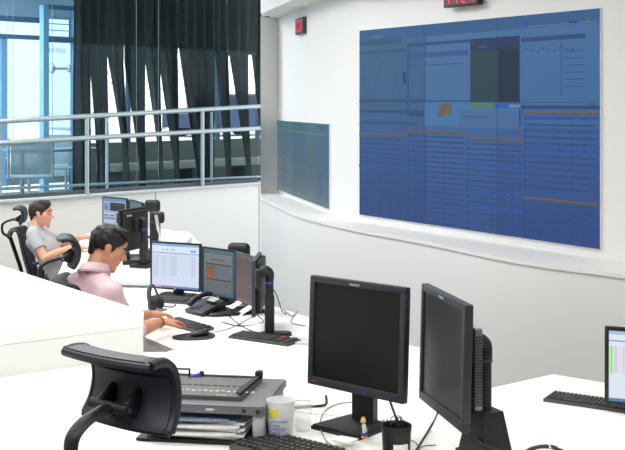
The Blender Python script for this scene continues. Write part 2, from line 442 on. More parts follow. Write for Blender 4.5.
# orange header bars and tables
def table(u0, v0, u1, v1, rows, hl=()):
    out = [(u0, v0, u1, v0+.014, (96, 92, 112)), (u0, v0+.001, u1, v0+.006, (124, 104, 98)), (u1-.03, v0-.035, u1-.012, v0-.022, (106, 78, 128))]
    h = (v1-v0-.02)/rows
    for k in range(rows):
        y = v0+.02+k*h
        c = (56, 84, 150) if k % 2 else (58, 87, 152)
        if k in hl: out += [(u0, y, u1, y+h*.6, (52, 92, 178))]
        else: out += [(u0+.012, y+h*.25, u1-.004, y+h*.6, c)]
        out += [(u0+.004, y+h*.15, u0+.009, y+h*.7, (40, 74, 104))]
        for q in range(3): 
            x = u0+(u1-u0)*(.45+.17*q+.02*(k % 2)); out += [(x, y+h*.25, x+.014, y+h*.55, (52, 76, 136))]
    return out
rc += table(0, .555, .245, 1, 17, (6,))
rc += table(.25, .53, .51, 1, 18)
rc += table(.515, .555, .77-.03, 1, 17, (4, 9, 12))
rc += table(.745, .43, 1, .78, 12, (0, 5))
rc += table(.745, .81, 1, 1, 7)
rc += [(.335, .39, .73, .51, (74, 122, 190)), (.335, .5, .745, .508, (92, 120, 176)),
       [[(.395, .47), (.405, .40), (.44, .39), (.46, .40), (.455, .46), (.43, .45)], (104, 104, 104), None, None], [[(.405, .45), (.415, .40), (.43, .395), (.425, .45)], (134, 84, 84), None, None],
       (.53, .39, .635, .42, (84, 128, 122)), (.635, .39, .73, .42, (48, 98, 196)), (.49, .43, .73, .5, (76, 112, 176)), (.69, .40, .735, .415, (110, 140, 190)), (.5, .455, .6, .46, (58, 84, 140))]
_k = lambda c: (c[0]*.86, c[1]*.9, c[2]*.84)
# faint tile seams
for u in (.334, .645): rc += [(u, 0, u+.0022, 1, (46, 68, 108))]
rc += [(0, .504, 1, .5055, (56, 84, 140))]
vm = Matrix.Translation((0, -0.0125, vtop-VH/2-LEDGE))
MB().box((0, -0.006, vtop-VH/2-LEDGE), (VW+0.004, 0.012, VH+0.004)).build('screen_housing', WHTP, vw)
rc = [([r[0], _k(r[1]), None, None] if len(r) == 4 else list(r[:4])+[_k(c_) for c_ in r[4:]]) for r in rc]
scr_mesh('display_surface', VW, VH, rc, vw, vm)

# left screen
A = vX(278.3, .0105); B = vX(330.9, .00847)
_t = (BC[1]-BC[0]).normalized(); A = BC[0]+_t*(A-BC[0]).dot(_t); B = BC[1]-_t*.012
dv = B-A; W2 = dv.length; yaw2 = math.atan2(dv.y, dv.x); n2 = Vector((dv.y, -dv.x, 0)).normalized(); n2 = n2 if n2.y < 0 else -n2
zt = CZ-(124.2-103)*.00847; zb = CZ-(209.3-103)*.00847
c = (A+B)/2+n2*0.001
ls = empty('wall_screen', (c.x, c.y, LEDGE), yaw2, 'teal grey wall display in the niche left of the large blue video wall', 'screen')
H2 = zt-zb
MB().box((0, -0.006, (zt+zb)/2-LEDGE), (W2+.004, 0.012, H2+.004)).build('screen_housing', WHTP, ls)
rc = [(0, 0, 1, 1, (52, 96, 112), (92, 104, 112)), (0, 0, .33, 1, (60, 104, 118), (110, 116, 118)), (.36, 0, .62, 1, (48, 86, 108), (84, 100, 112)), (.62, 0, .8, 1, (62, 96, 110), (88, 100, 110)), (.8, 0, 1, 1, (46, 96, 122), (78, 98, 110))]
for k in range(26):
    v = .08+.033*k
    rc += [(.03, v, .97, v+.008, (54, 92+k//4, 116))]
    rc += [(.06+.04*(k % 3), v, .3, v+.012, (44, 78, 104))]
rc += [(.03, .125, .97, .14, (104, 112, 96)), (.8, .03, .93, .07, (40, 70, 110)), (.84, .6, .88, .9, (60, 84, 128)), (0, 0, 1, .012, (80, 110, 120)), (.1, .58, .9, .59, (100, 108, 104))]
scr_mesh('display_surface', W2, H2, rc, ls, Matrix.Translation((0, -0.0125, (zt+zb)/2-LEDGE)))

# digital clocks
SEG = {'1': 'bc', '2': 'abged', '4': 'fgbc', '0': 'abcdef', '7': 'abc', '5': 'afgcd'}
def seven(mb, ch, x, z, w, h, t, y):
    segs = {'a': (x, z+h/2, w, t), 'g': (x, z, w, t), 'd': (x, z-h/2, w, t), 'b': (x+w/2, z+h/4, t, h/2), 'c': (x+w/2, z-h/4, t, h/2), 'f': (x-w/2, z+h/4, t, h/2), 'e': (x-w/2, z-h/4, t, h/2)}
    for s_ in SEG[ch]:
        cx, cz_, ww, hh = segs[s_]; mb.box((cx, y, cz_), (ww if ww > t else t, 0.004, hh))
LED = emis('red_led', (255, 50, 50), 1.2)
Yc = F*.0070
q0 = W(448.5, 8.5, F*.00706); q1 = W(483, 4.3, F*.00680)
d = (q1-q0); d.z = 0; cw = d.length; yc = math.atan2(d.y, d.x)
cc = (q0+q1)/2
ck = empty('digital_clock', (cc.x-0.02, cc.y-0.03, q0.z), yc, 'black digital clock with red digits above the large blue video wall', 'clock')
MB().box((0, 0, 0.06), (cw, 0.05, 0.12), bev=0.004).build('clock_case', mat('clock_black', (40, 24, 34), 0.4), ck)
MB().box((0, -0.026, 0.06), (cw-.03, 0.003, 0.095)).build('display_window', mat('clock_window', (92, 30, 48), 0.3), ck)
for i, ch in enumerate('1124'):
    b = MB(); seven(b, ch, -cw*.36+cw*.235*i, .06, .028, .07, .009, -.029); b.build('digit', LED, ck)
q0 = W(299.3, 34, F*.0096); q1 = W(306.8, 31.5, F*.0092)
d = q1-q0; d.z = 0; cc = vX(303, .00942)+n2*.021; 
k2 = empty('digital_clock', (cc.x, cc.y, CZ+(103-34)*.00942), yaw2, 'small square red lit digital display high above the teal grey wall screen', 'clock')
MB().box((0, 0, 0.075), (0.33, 0.04, 0.155), bev=0.004).build('clock_case', mat('clock_grey', (60, 62, 72), 0.4), k2)
MB().box((0, -0.022, 0.075), (0.27, 0.004, 0.115)).build('display_window', emis('red_panel', (196, 52, 70), .9), k2)
for i, ch in enumerate('1124'):
    b = MB(); seven(b, ch, -.075+.05*i, .07, .024, .06, .006, -.0255); b.build('digit', emis('led_dim', (140, 20, 50), 1), k2)

# ================================================================== RAILING at the glass
# front handrail, slightly rising to the right
rl = empty('steel_railing', gpp(87, 190, -0.03), 0, 'steel two bar railing with round posts running along the glass wall', 'railing')
inv = Matrix.Translation(-rl.location)
def gtube(name, pa, pb, r, d, par, iv, m=STEEL):
    return MB().tube([iv @ gpp(pa[0], pa[1], d), iv @ gpp(pb[0], pb[1], d)], r, n=12).build(name, m, par)
gtube('rail', (-120, 128.5), (262, 106), .028, -0.03, rl, inv)
gtube('rail', (-120, 150), (262, 128), .028, -0.03, rl, inv)
for px in (-30, 87, 202.5):
    yt = 121.4-.0592*px
    q = gpp(px, yt, -0.03); q2 = Vector((q.x, q.y, SILL))
    MB().cyl(inv @ q2, inv @ q, .024, n=12).build('post', STEEL, rl)
r2 = empty('steel_railing', gpp(107, 186, 0.5), 0, 'slimmer steel railing standing behind the glass in the lobby', 'railing')
inv2 = Matrix.Translation(-r2.location)
gtube('rail', (-120, 194.5), (262, 176.5), .018, 0.5, r2, inv2, STEEL)
for px in (0, 107, 211.5):
    q = gpp(px, 116.5-.045*(px-107), 0.5); q2 = gp(gs(px, .5), .5, 0.4)
    MB().cyl(inv2 @ q2, inv2 @ q, .02, n=12).build('post', SILV, r2)

# ================================================================== LOBBY behind the glass
LZ = 0.4
FD = 3.8
b = MB().box((-1, 2.06, LZ-0.05), (18, FD+.1, 0.1), mx=GM); struct('floor_lobby', b, mat('lobby_floor', (120, 130, 140), 0.35, var=.1, scale=3))
b = MB().box((-1, 2.06, 3.45), (18, FD+.1, 0.1), mx=GM); struct('ceiling_lobby', b, mat('lobby_ceiling', (190, 214, 230), 0.8))
sL = gs(75, FD)
DK = mat('facade_dark', (58, 66, 74), 0.7)
# right half facade: parapet and lintel
b = MB()
zpar = gz(170, 141, FD); zh = gz(75, 43, FD)
b.box((sL+4.5, FD+.08, (LZ+zpar)/2), (9.0, .16, zpar-LZ), mx=GM)
struct('wall_lobby_parapet', b, mat('parapet_grey', (110, 112, 104), 0.7))
b = MB().box((sL+4.5, FD+.08, (zh+3.4)/2), (9.0, .16, 3.4-zh), mx=GM); struct('wall_lobby_lintel', b, DK)
b = MB()
for k in range(9): b.box((sL+.1+.95*k, FD+.06, (zpar+zh)/2), (.06, .06, zh-zpar), mx=GM)
struct('window_2', b, mat('blue_frame', (70, 100, 130), 0.5))
# lobby low bench
b = MB()
s1 = gs(78, 2.9)
bn = empty('lobby_bench', gp(s1+2.6, 2.9, LZ), math.atan2(U.y, U.x), 'long pale low bench seen through the dark curtain', 'bench')
MB().box((0, 0, .36), (4.2, .5, .1), bev=.01).build('seat', mat('bench_pale', (150, 150, 138), .7), bn)
for x in (-1.9, -.6, .6, 1.9): MB().box((x, 0, .155), (.08, .42, .31)).build('leg', DK, bn)
# left storefront
SFG = glass('storefront_glass', (243, 250, 253), 0.01)
FRB = mat('storefront_frame', (140, 188, 216), 0.45)
FRD = mat('storefront_beam', (96, 130, 154), 0.5)
def lbox(b, xa, ya, xb, yb, d, th=.06, mi=0):
    """frame member given by two photo corners at depth plane d"""
    sa, sb = gs(xa, d), gs(xb, d); ym = ((xa+xb)/2)
    za, zb_ = gz(xa, ya, d), gz(xa, yb, d)
    b.box(((sa+sb)/2, d, (za+zb_)/2), (abs(sb-sa), th, abs(za-zb_)), mx=GM, mi=mi)
b = MB()
lbox(b, -90, 10, 43, 15.5, FD, .12, 1); lbox(b, -90, 29.5, 75, 34, FD, .12, 1)
lbox(b, 0, 34, 6, 186, FD, .08); lbox(b, -90, 34, -84, 186, FD, .08);
lbox(b, -90, 148, 75, 150, FD, .05); lbox(b, -90, -12, 75, 10, FD, .1, 2)
w3 = struct('window_3', b, [FRB, FRD, mat('bulkhead', (190, 214, 228), .7)])
b = MB(); lbox(b, -90, -10, 75, 186, FD+.03, .01); b.build('pane', SFG, w3)
# glass entrance door, half open leaf nearer to us
DD = 2.6
b = MB(); lbox(b, 41.5, 5, 47, 205, DD, .1); lbox(b, 72.5, 10, 75.5, 205, DD, .1); lbox(b, 46, 4.5, 75, 9, DD, .1, 1); lbox(b, 47, 36, 73, 42, DD, .08, 1)
lbox(b, 47, 23, 73, 23.8, DD, .03); lbox(b, 47, 29.5, 73, 30.3, DD, .03); lbox(b, 47, 16, 73, 17.2, DD, .03)
d1 = struct('door_1', b, [FRB, FRD])
b = MB(); lbox(b, 47, 9, 73, 205, DD+.02, .01); b.build('pane', SFG, d1)
b = MB(); qa = gpp(52, 68.5, DD-.05); qb = gpp(69, 68.5, DD-.05)
b.cyl(qa, qb, .018); b.sph(qa, (.045, .045, .075)); b.sph(qb, (.03, .03, .06)); b.build('door_handle', WHTP, d1)
b = MB(); q = gpp(66, 53, DD-.02)
text_mesh(b, 'VISITAS', .085, Matrix(((-U.x, 0, N.x, q.x), (-U.y, 0, N.y, q.y), (0, 1, 0, q.z), (0, 0, 0, 1))))
b.build('lettering', mat('letter_blue', (90, 140, 170), .6), d1)
# facade outer wall beyond (partition end) between storefront and curtains
b = MB().box((sL-4.9-0.3, 2, 2), (.1, 4, 3.2), mx=GM); struct('wall_lobby_end', b, mat('lobby_side', (170, 200, 220), .7))
b = MB().box((7.6, 2, 2), (.1, 4, 3.2), mx=GM); struct('wall_lobby_far_end', b, DK)
# slim blind bars under lobby ceiling
# curtains with slanted slits
SL = [(90.5, 68, 97, 0), (108.3, 52.7, 123, 0), (125.6, 62.8, 137, 0), (145, 46, 158.5, .8), (161, 59, 173, .3), (178, 47, 194, 1), (213.8, 51, 226, 2.5), (228.4, 55.5, 243.5, 1.5), (248.6, 54.5, 262, 5)]
CURT = mat('dark_curtain', (46, 52, 50), 0.85, var=.3, scale=3)
CD = 0.9
_nt = CURT.node_tree; _b = _nt.nodes['Principled BSDF']; _o = _nt.nodes['Material Output']
_tr = _nt.nodes.new('ShaderNodeBsdfTransparent'); _tr.inputs[0].default_value = (.72, .84, .92, 1)
_mx = _nt.nodes.new('ShaderNodeMixShader'); _mx.inputs[0].default_value = .14
_nt.links.new(_b.outputs[0], _mx.inputs[1]); _nt.links.new(_tr.outputs[0], _mx.inputs[2]); _nt.links.new(_mx.outputs[0], _o.inputs[0])
def curtain(xl_top, yl_top, xl_bot, wtop, xr, idx, first=False):
    z0, z1 = LZ+.02, 3.38
    ztop = gz(xl_top, yl_top, CD); zbt = gz(xl_bot, 140, CD)
    sA = gs(xl_top-.01, CD); sAw = gs(xl_top+wtop, CD); sB = gs(xl_bot, CD); sR = gs(xr, CD)
    nz = 26; nx = max(24, int((sR-sA)/0.012))
    b = MB(); t = bmesh.new(); g = []
    zs = sorted([z1-(z1-z0)*k/nz for k in range(nz+1)]+[ztop, ztop+.002], reverse=True)
    ncyc = max(2, round((sR-sA)/0.17)); ph = random.random()*3
    for z in zs:
        if z > ztop+.001 or first: s_l = sA
        else:
            s_l = sAw+(sB-sAw)*min(1.3, (ztop-z)/(ztop-zbt))
        row = []
        for i in range(nx+1):
            u = i/nx; s_ = s_l+(sR-s_l)*u
            off = .045*math.sin(u*ncyc*2*math.pi+ph)+.015*math.sin(u*ncyc*5.3+z*1.5+idx)
            row.append(t.verts.new(gp(s_, CD+off, z)))
        g.append(row)
    for j in range(len(g)-1):
        for i in range(nx): t.faces.new([g[j][i], g[j][i+1], g[j+1][i+1], g[j+1][i]])
    b.add(t)
    o = b.build('curtain', CURT, smooth=0); o.data.shade_smooth()
    m = o.modifiers.new('s', 'SOLIDIFY'); m.thickness = .003
    return o
names = ['leftmost dark pleated curtain beside the bright storefront door']
o = curtain(75, 40, 75, 0, SL[0][0]-.0, 0, True); tag(o, names[0], 'curtain', 'dark curtains behind the glass wall')
lab = ['first dark curtain panel right of the leftmost one', 'dark curtain panel above the left lobby post', 'dark curtain panel left of the long middle slit', 'narrow dark curtain panel right of the long white slit', 'dark curtain panel between the two long white slits', 'widest dark curtain panel above the right railing post', 'narrow dark curtain panel where the parked car shows', 'dark curtain panel second from the white niche', 'last dark curtain strip against the white niche']
for i, (xl, yt, xb, wt) in enumerate(SL):
    xr = SL[i+1][0] if i+1 < len(SL) else 285
    o = curtain(xl, yt, xb, wt, xr, i+1); tag(o, lab[i], 'curtain', 'dark curtains behind the glass wall')

for i, s_ in enumerate((-3.4, -4.75)):  # unseen fill lamps, added to brighten the lobby
    q = gp(s_, 2.2, 3.36)
    ld = bpy.data.lights.new('lobby_lamp_light', 'AREA'); ld.shape = 'RECTANGLE'; ld.size = 1; ld.size_y = 1; ld.energy = 130; ld.color = (.82, .93, 1)
    lo = bpy.data.objects.new('lobby_lamp_light', ld); COL.objects.link(lo); lo.location = q
    t = empty('lobby_lamp', (q.x, q.y, 3.38), math.atan2(U.y, U.x), ['square white lobby ceiling lamp nearer the curtains', 'square white lobby ceiling lamp farther left'][i], 'lamp')
    MB().box((0, 0, -.003), (1.1, 1.1, .006)).build('diffuser', emis('lamp_glow', (255, 252, 245), 2.0), t)
# lobby table and chairs
def lobby_chair(loc, rz, label):
    t = empty('mesh_chair', loc, rz, label, 'chair', 'lobby chairs')
    fab = mat('grey_mesh', (150, 166, 170), .7, var=.1, scale=60, alpha=.7)
    MB().box((0, -.22, .68), (.46, .02, .4), bev=.008, mx=M4(rx=0)).build('backrest', fab, t)
    MB().box((0, 0, .44), (.46, .44, .03), bev=.01).build('seat', fab, t)
    for sx in (-1, 1):
        MB().tube([(sx*.25, -.23, .9), (sx*.25, -.22, .46), (sx*.25, .2, .45)], .012).build('side_frame', CHROME, t)
        MB().tube([(sx*.25, -.18, .66), (sx*.26, .1, .66), (sx*.25, .16, .45)], .011).build('armrest', CHROME, t)
        for sy in (-1, 1): MB().tube([(sx*.02, 0, .12), (sx*.24, sy*.2, .03)], .012).build('leg', CHROME, t)
    MB().cyl((0, 0, .1), (0, 0, .43), .02).build('column', CHROME, t)
    return t
def at_lobby(px, d): q = gp(gs(px, d), d, LZ); return q
lobby_chair(at_lobby(29, .95), R(20), 'grey mesh lobby chair with chrome frame seen behind the railing')
lobby_chair(at_lobby(66, 2.25), R(190), 'grey mesh lobby chair on the far side of the table beside the curtain')
tq = at_lobby(52, 1.55)
tt = empty('lobby_table', tq, math.atan2(U.y, U.x), 'rectangular blue grey lobby table between the mesh chairs', 'table')
MB().box((0, 0, .72), (1.3, .6, .03), bev=.005).build('tabletop', mat('table_bluegrey', (110, 140, 160), .4), tt)
for sx in (-1, 1):
    for sy in (-1, 1): MB().box((sx*.6, sy*.26, .355), (.04, .04, .7)).build('leg', ALU, tt)

# outdoors
b = MB().box((-3, 20, .55), (110, 32, .1), mx=GM); struct('ground', b, mat('street_paving', (190, 190, 186), .8, var=.1))
STN = mat('stone_wall', (225, 218, 210), .9, var=.2, scale=.8)
_n = STN.node_tree; _v = _n.nodes.new('ShaderNodeTexVoronoi'); _v.feature = 'DISTANCE_TO_EDGE'; _v.inputs['Scale'].default_value = 1.9
_c = [n for n in _n.nodes if n.type == 'TEX_COORD'][0]; _n.links.new(_c.outputs['Object'], _v.inputs['Vector'])
_r = _n.nodes.new('ShaderNodeValToRGB'); _r.color_ramp.elements[0].color = rgb(100, 96, 92); _r.color_ramp.elements[1].color = rgb(232, 228, 222); _r.color_ramp.elements[1].position = .06
_n.links.new(_v.outputs['Distance'], _r.inputs[0]); _n.links.new(_r.outputs[0], _n.nodes['Principled BSDF'].inputs['Base Color'])
b = MB().box((sL-5.2, FD+2.7, 3.2), (10.4, 5, .08), mx=GM); tag(b.build('entrance_canopy', mat('canopy_blue', (176, 208, 226), .7)), 'pale blue canopy above the bright storefront', 'canopy')
b = MB().box((gs(80, 26)+30, 26, 4), (60, .4, 7.6), mx=GM); struct('wall_outdoor_stone', b, STN)
cq = gp(gs(226, 18.0), 18.0, .6)
car = empty('parked_car', cq, math.atan2(U.y, U.x), 'dark blue car parked outside, glimpsed through the curtain slits', 'car')
CB = mat('car_blue', (34, 48, 78), .3)
prof = [(-2.1, .3), (-2.1, .75), (-1.9, .88), (-1.0, .98), (-.45, 1.4), (.9, 1.42), (1.5, 1.0), (2.0, .92), (2.1, .6), (2.1, .3)]
b = MB(); t = bmesh.new(); L_ = []; R_ = []
for x, z in prof:
    ins = .12 if z > 1.1 else 0
    L_.append(t.verts.new((x, -.82+ins, z))); R_.append(t.verts.new((x, .82-ins, z)))
t.faces.new(L_); t.faces.new(R_[::-1]); n = len(prof)
for k in range(n): t.faces.new([L_[k], L_[(k+1) % n], R_[(k+1) % n], R_[k]])
b.add(t); b.build('body', CB, car, smooth=0)
MB().prism([(-.85, 1.02), (-.42, 1.33), (.85, 1.34), (1.3, 1.03)], -.80, .80, mx=Matrix(((1, 0, 0, 0), (0, 0, 1, 0), (0, 1, 0, 0), (0, 0, 0, 1)))).build('side_window', mat('car_glass', (20, 26, 34), .1), car)
for sx in (-1.3, 1.3):
    for sy in (-1, 1):
        wh = MB().cyl((sx, sy*.68, .32), (sx, sy*.86, .32), .32, n=24).build('wheel', BLKM, car)
        MB().cyl((sx, sy*.86, .32), (sx, sy*.875, .32), .2, n=10).build('hub_cap', SILV, wh)

# ================================================================== DESKS
def pxy(lst, z): return [tuple(P(x, y, z)[:2]) for x, y in lst]
def desk(name, poly, z, zf, label, legs, th=.035, edge=None, cat='desk'):
    cx = sum(p[0] for p in poly)/len(poly); cy = sum(p[1] for p in poly)/len(poly)
    e = empty(name, (cx, cy, zf), 0, label, cat)
    lp = [(p[0]-cx, p[1]-cy) for p in poly]
    MB().prism(lp, z-th-zf, z-zf, bev=.002).build('desktop', DESKM, e)
    if edge: 
        k = MB(); 
        for (a, b_) in edge:
            a = Vector(a)-Vector((cx, cy)); b_ = Vector(b_)-Vector((cx, cy)); d = b_-a; m_ = (a+b_)/2
            k.box((0, 0, 0), (d.length, .006, th*.95), mx=M4((m_.x, m_.y, z-th/2-zf), math.atan2(d.y, d.x)))
        k.build('edge_band', DESKE, e)
    for (x0, y0, x1, y1) in legs:
        a = Vector((x0-cx, y0-cy)); b_ = Vector((x1-cx, y1-cy)); d = b_-a; m_ = (a+b_)/2
        MB().box((0, 0, 0), (d.length, .04, z-th-zf), mx=M4((m_.x, m_.y, (z-th-zf)/2), math.atan2(d.y, d.x))).build('side_panel', DESKM, e)
    return e
DF = 0.73   # foreground desk top
DL = 0.34   # lower desks
DM = 0.38   # far desk
arc = [Vector((p[0], p[1], 0)) for p in pxy([(166, 352), (180, 348), (200, 344.3), (228, 341.7), (258, 342.3), (300, 351)], DF)]
arc = [(p.x, p.y) for p in catmull(arc, 4)]
fgpoly = pxy([(-150, 376), (0, 377.2), (80, 364), (143, 351.5)], DF)
fgpoly = pxy([(-150, 402), (143, 352)], DF)+arc+pxy([(360, 367), (420, 385), (520, 420), (640, 466), (640, 520), (300, 520), (215, 495), (150, 468), (-150, 468)], DF)
desk('curved_desk', fgpoly, DF, 0, 'white curved foreground desk carrying the two large switched off monitors', [(-1.2, 3.3, -1.2, 3.9), (.9, 2.8, .72, 3.2), (-.3, 4.35, .3, 4.1)])
m2 = pxy([(112, 287.5), (215, 289), (250, 298), (278, 307.4), (307, 316.7), (410, 345), (470, 362), (440, 400), (300, 400), (182, 352), (147, 338), (126, 318), (114, 302)], DL)
desk('workstation_desk', m2, DL, LF, 'white desk in the middle row carrying the four small monitors and the phone', [(-.3, 7.9, .2, 7.2), (-.75, 6.5, -.35, 5.6), (-1.3, 8.2, -1.2, 7.6)], edge=[(m2[9], m2[10]), (m2[10], m2[11])])
rd = pxy([(445, 455), (440, 401), (490, 388), (553, 374), (625, 386), (740, 405), (740, 455)], DL)
desk('corner_desk', rd, DL, LF, 'white pointed desk at right with the lit monitor and long keyboard', [(.95, 5.4, 1.2, 5.7), (.8, 4.6, 1.6, 4.6)])
m1 = pxy([(56, 279), (150, 281), (215, 283), (205, 250), (193, 236), (165, 229), (100, 228), (86, 234), (78, 243), (66, 256)], DM)
desk('far_desk', m1, DM, LF, 'white desk in the far row where the man in the grey shirt sits', [(-1.85, 9.0, -.9, 9.0), (-1.0, 9.4, -1.1, 10.4)])
def slab(name, poly, z, zf, label, gap=.045):
    cx = sum(p[0] for p in poly)/len(poly); cy = sum(p[1] for p in poly)/len(poly)
    e = empty(name, (cx, cy, zf), 0, label, 'cabinet'); lp = [(p[0]-cx, p[1]-cy) for p in poly]
    MB().prism(lp, z-gap-zf, z-zf, bev=.003).build('top', DESKM, e)
    li = [(x*.9985, y*.9985) for x, y in lp]
    MB().prism(li, 0, z-gap-.0015-zf).build('body', mat('cabinet_white', (236, 236, 234), .6, var=.01), e)
slab('desk_cabinet', pxy([(143.5, 311), (0, 265), (-150, 217), (-150, 352), (0, 332.7), (143.5, 315.3)], .89), .89, 0, 'raised white wedge cabinet at the left edge, in front of the man in pink')
slab('desk_cabinet', pxy([(165, 231), (184, 231), (190, 232.5), (192, 235), (190, 238.5), (184, 242), (170, 243)], .50), .50, DM, 'low white rounded divider standing on the far desk below the glass wall')

# ================================================================== MONITORS
def monitor(loc, yaw, w, h, zb, label, name='computer_monitor', screen=None, group=None, bez=.02, stand='neck', tilt=R(2.5), bm=BEZ, brand=None, back=.94, low=0, neckback=.05, bs=1.0):
    """loc = point on the desk under the centre of the front face; screen faces -Y locally; zb = bottom edge height above desk"""
    e = empty(name, loc, yaw, label, 'monitor', group)
    T = Matrix.Translation((0, 0, zb)) @ Euler((-tilt, 0, 0)).to_matrix().to_4x4()
    b = MB(); B_ = bez; D = .024
    b.box((0, D/2, h-B_/2), (w, D, B_), mx=T, bev=.003, mi=0); b.box((0, D/2, (B_+low)/2), (w, D, B_+low), mx=T, bev=.003)
    b.box((-w/2+B_/2, D/2, h/2), (B_, D, h-2*B_*.9), mx=T, bev=.002); b.box((w/2-B_/2, D/2, h/2), (B_, D, h-2*B_*.9), mx=T, bev=.002)
    b.build('bezel', bm, e)
    if screen: scr_mesh('screen', w-2*B_, h-2*B_-low, screen, e, T @ Matrix.Translation((0, .005, B_+low+(h-2*B_-low)/2)))
    else: MB().box((0, .009, (h+low)/2), (w-2*B_+.002, .008, h-2*B_-low+.002), mx=T).build('screen', SCROFF, e)
    MB().box((0, D+.013, h*.5), (w*back, back*.032, h*.9), mx=T, bev=.012).build('back_cover', BLKM, e)
    if stand == 'neck':
        nb = neckback
        MB().prism([(-.042, nb-.006), (.042, nb-.006), (.03, nb+.03), (-.03, nb+.03)], .01, zb+h*.55).build('stand_neck', BLKM, e)
        MB().prism([(-.13*bs, -.12*bs), (.13*bs, -.12*bs), (.115*bs, .12*bs), (-.115*bs, .12*bs)], 0, .014, bev=.004).build('stand_base', BLKM, e)
    if brand:
        b = MB(); text_mesh(b, brand, .014, T @ Matrix.Translation((-.025, -.0006, h-B_*.5-.005)) @ Euler((R(90), 0, 0)).to_matrix().to_4x4(), depth=.0003)
        b.build('brand_lettering', WHTP, e)
    return e, T
# foreground monitor facing us
def place2(pa, va, pb, vb):
    A = vX(pa, va); B = vX(pb, vb); c = (A+B)/2; return c, math.atan2((B-A).y, (B-A).x), (B-A).length
c, ya, L1 = place2(307, .00312, 402.8, .00290)
mon1, T1 = monitor((c.x, c.y, DF), ya, L1, .337, .105, 'large switched off black monitor facing the camera, figurine on its foot', brand='lenovo', group=None, low=.006, neckback=.05, bs=.72, back=.86)
b = MB()
b.box((-L1/2+.03, -.0005, .012), (.016, .001, .004), mx=T1); b.build('red_badge', RED, mon1)
b = MB()
for i in range(6): b.box((.06+.016*i, -.0008, .009), (.008, .001, .0035), mx=T1)
b.build('buttons', BEZE, mon1)
MB().box((.045, -.0008, .012), (.007, .001, .007), mx=T1).build('blue_button', BLUE, mon1)
# second, seen almost from its side
c, ya2, L2 = place2(418.5, .00294, 462, .00262)
mon2, T2 = monitor((c.x, c.y, DF), ya2, L2, .337, .113, 'large switched off black monitor turned aside, metal computer box behind', stand=None, brand='lenovo', low=.006, tilt=R(1.5), back=.6)
MB().box((-L2/2+.03, -.0005, .012), (.016, .001, .004), mx=T2).build('red_badge', RED, mon2)
b = MB()
for i in range(5): b.box((.07+.018*i, -.0008, .009), (.009, .001, .0035), mx=T2)
b.build('buttons', BEZE, mon2)
# mini computer behind mon2
m = Matrix.Translation(c.to_3d()) @ Euler((0, 0, ya2)).to_matrix().to_4x4()
q = m @ Vector((.045, .052, 0))
mc = empty('mini_computer', (q.x, q.y, DF+.16), ya2, 'slim silver computer box with perforated side, mounted behind the turned monitor', 'computer')
MB().box((0, 0, .115), (.26, .022, .215), bev=.003).build('case', mat('perforated_metal', (120, 120, 122), .4, metal=.5), mc)
b = MB()
for i in range(5):
    for j in range(24): b.box((.1305, -.008+.004*i, .022+.0078*j), (.001, .0025, .005))
b.build('vent_holes', BLKM, mc)
MB().box((0, 0, .2235), (.25, .02, .003)).build('top_plate', SILV, mc)
# arm stand
q = P(485.5, 460, DF)
sa = empty('arm_stand', (q.x, q.y, DF), ya2+R(12), 'black monitor arm column on a heavy box foot at the turned monitor', 'stand')
MB().prism([(-.075, -.05), (.075, -.05), (.075, .05), (-.075, .05)], 0, .02).build('foot_plate', BLKM, sa)
t = bmesh.new(); bmesh.ops.create_cube(t, size=1)
for v in t.verts:
    k = .62 if v.co.z > 0 else 1; v.co = Vector((v.co.x*.13*k, v.co.y*.10*k, .075+v.co.z*.13))
b = MB(); b.add(t); b.build('foot', BLK, sa, smooth=20)
MB().cyl((0, 0, .13), (0, 0, .275), .0165, n=24).build('column', BLK, sa)
b = MB(); b.tube([(0, 0, .27), (0, 0, .315), (.0, -.025, .335), (0, -.06, .335)], .018, n=16, smooth=4); b.build('elbow', BLK, sa)
MB().cyl((0, 0, .27), (0, 0, .278), .0195, n=24).build('collar', BEZE, sa)

# right lit monitor
def doc_screen():
    r = [(0, 0, 1, 1, (226, 234, 242), (216, 228, 240)), (0, 0, 1, .05, (170, 196, 226)), (0, .05, 1, .12, (226, 232, 238)), (0, .13, 1, .15, (120, 170, 214)), (0, .17, 1, .2, (226, 232, 240)), (0.005, .21, .05, .62, (190, 236, 180)), (.02, .215, .045, .6, (150, 226, 120)), (.06, .21, .11, .6, (206, 210, 226)), (.125, .21, .15, .6, (232, 214, 216)), (.17, .21, .2, .6, (206, 212, 226)),
         (.4, .25, .5, .6, (206, 212, 226)), (.6, .24, .9, .6, (214, 222, 234)), (0, .955, 1, 1, (90, 130, 180))]
    for k in range(14): r += [(.1, .26+.025*k, .95, .262+.025*k, (206, 214, 226))]
    return r
c3, ya3, L3 = place2(604.5, .00442, 694, .0043)
mon3, T3 = monitor((c3.x, c3.y, DL), ya3, L3, .345, .037, 'lit monitor with a pale spreadsheet at the right edge of the picture', screen=doc_screen(), bez=.018, bm=BLK, tilt=R(1), bs=.6)

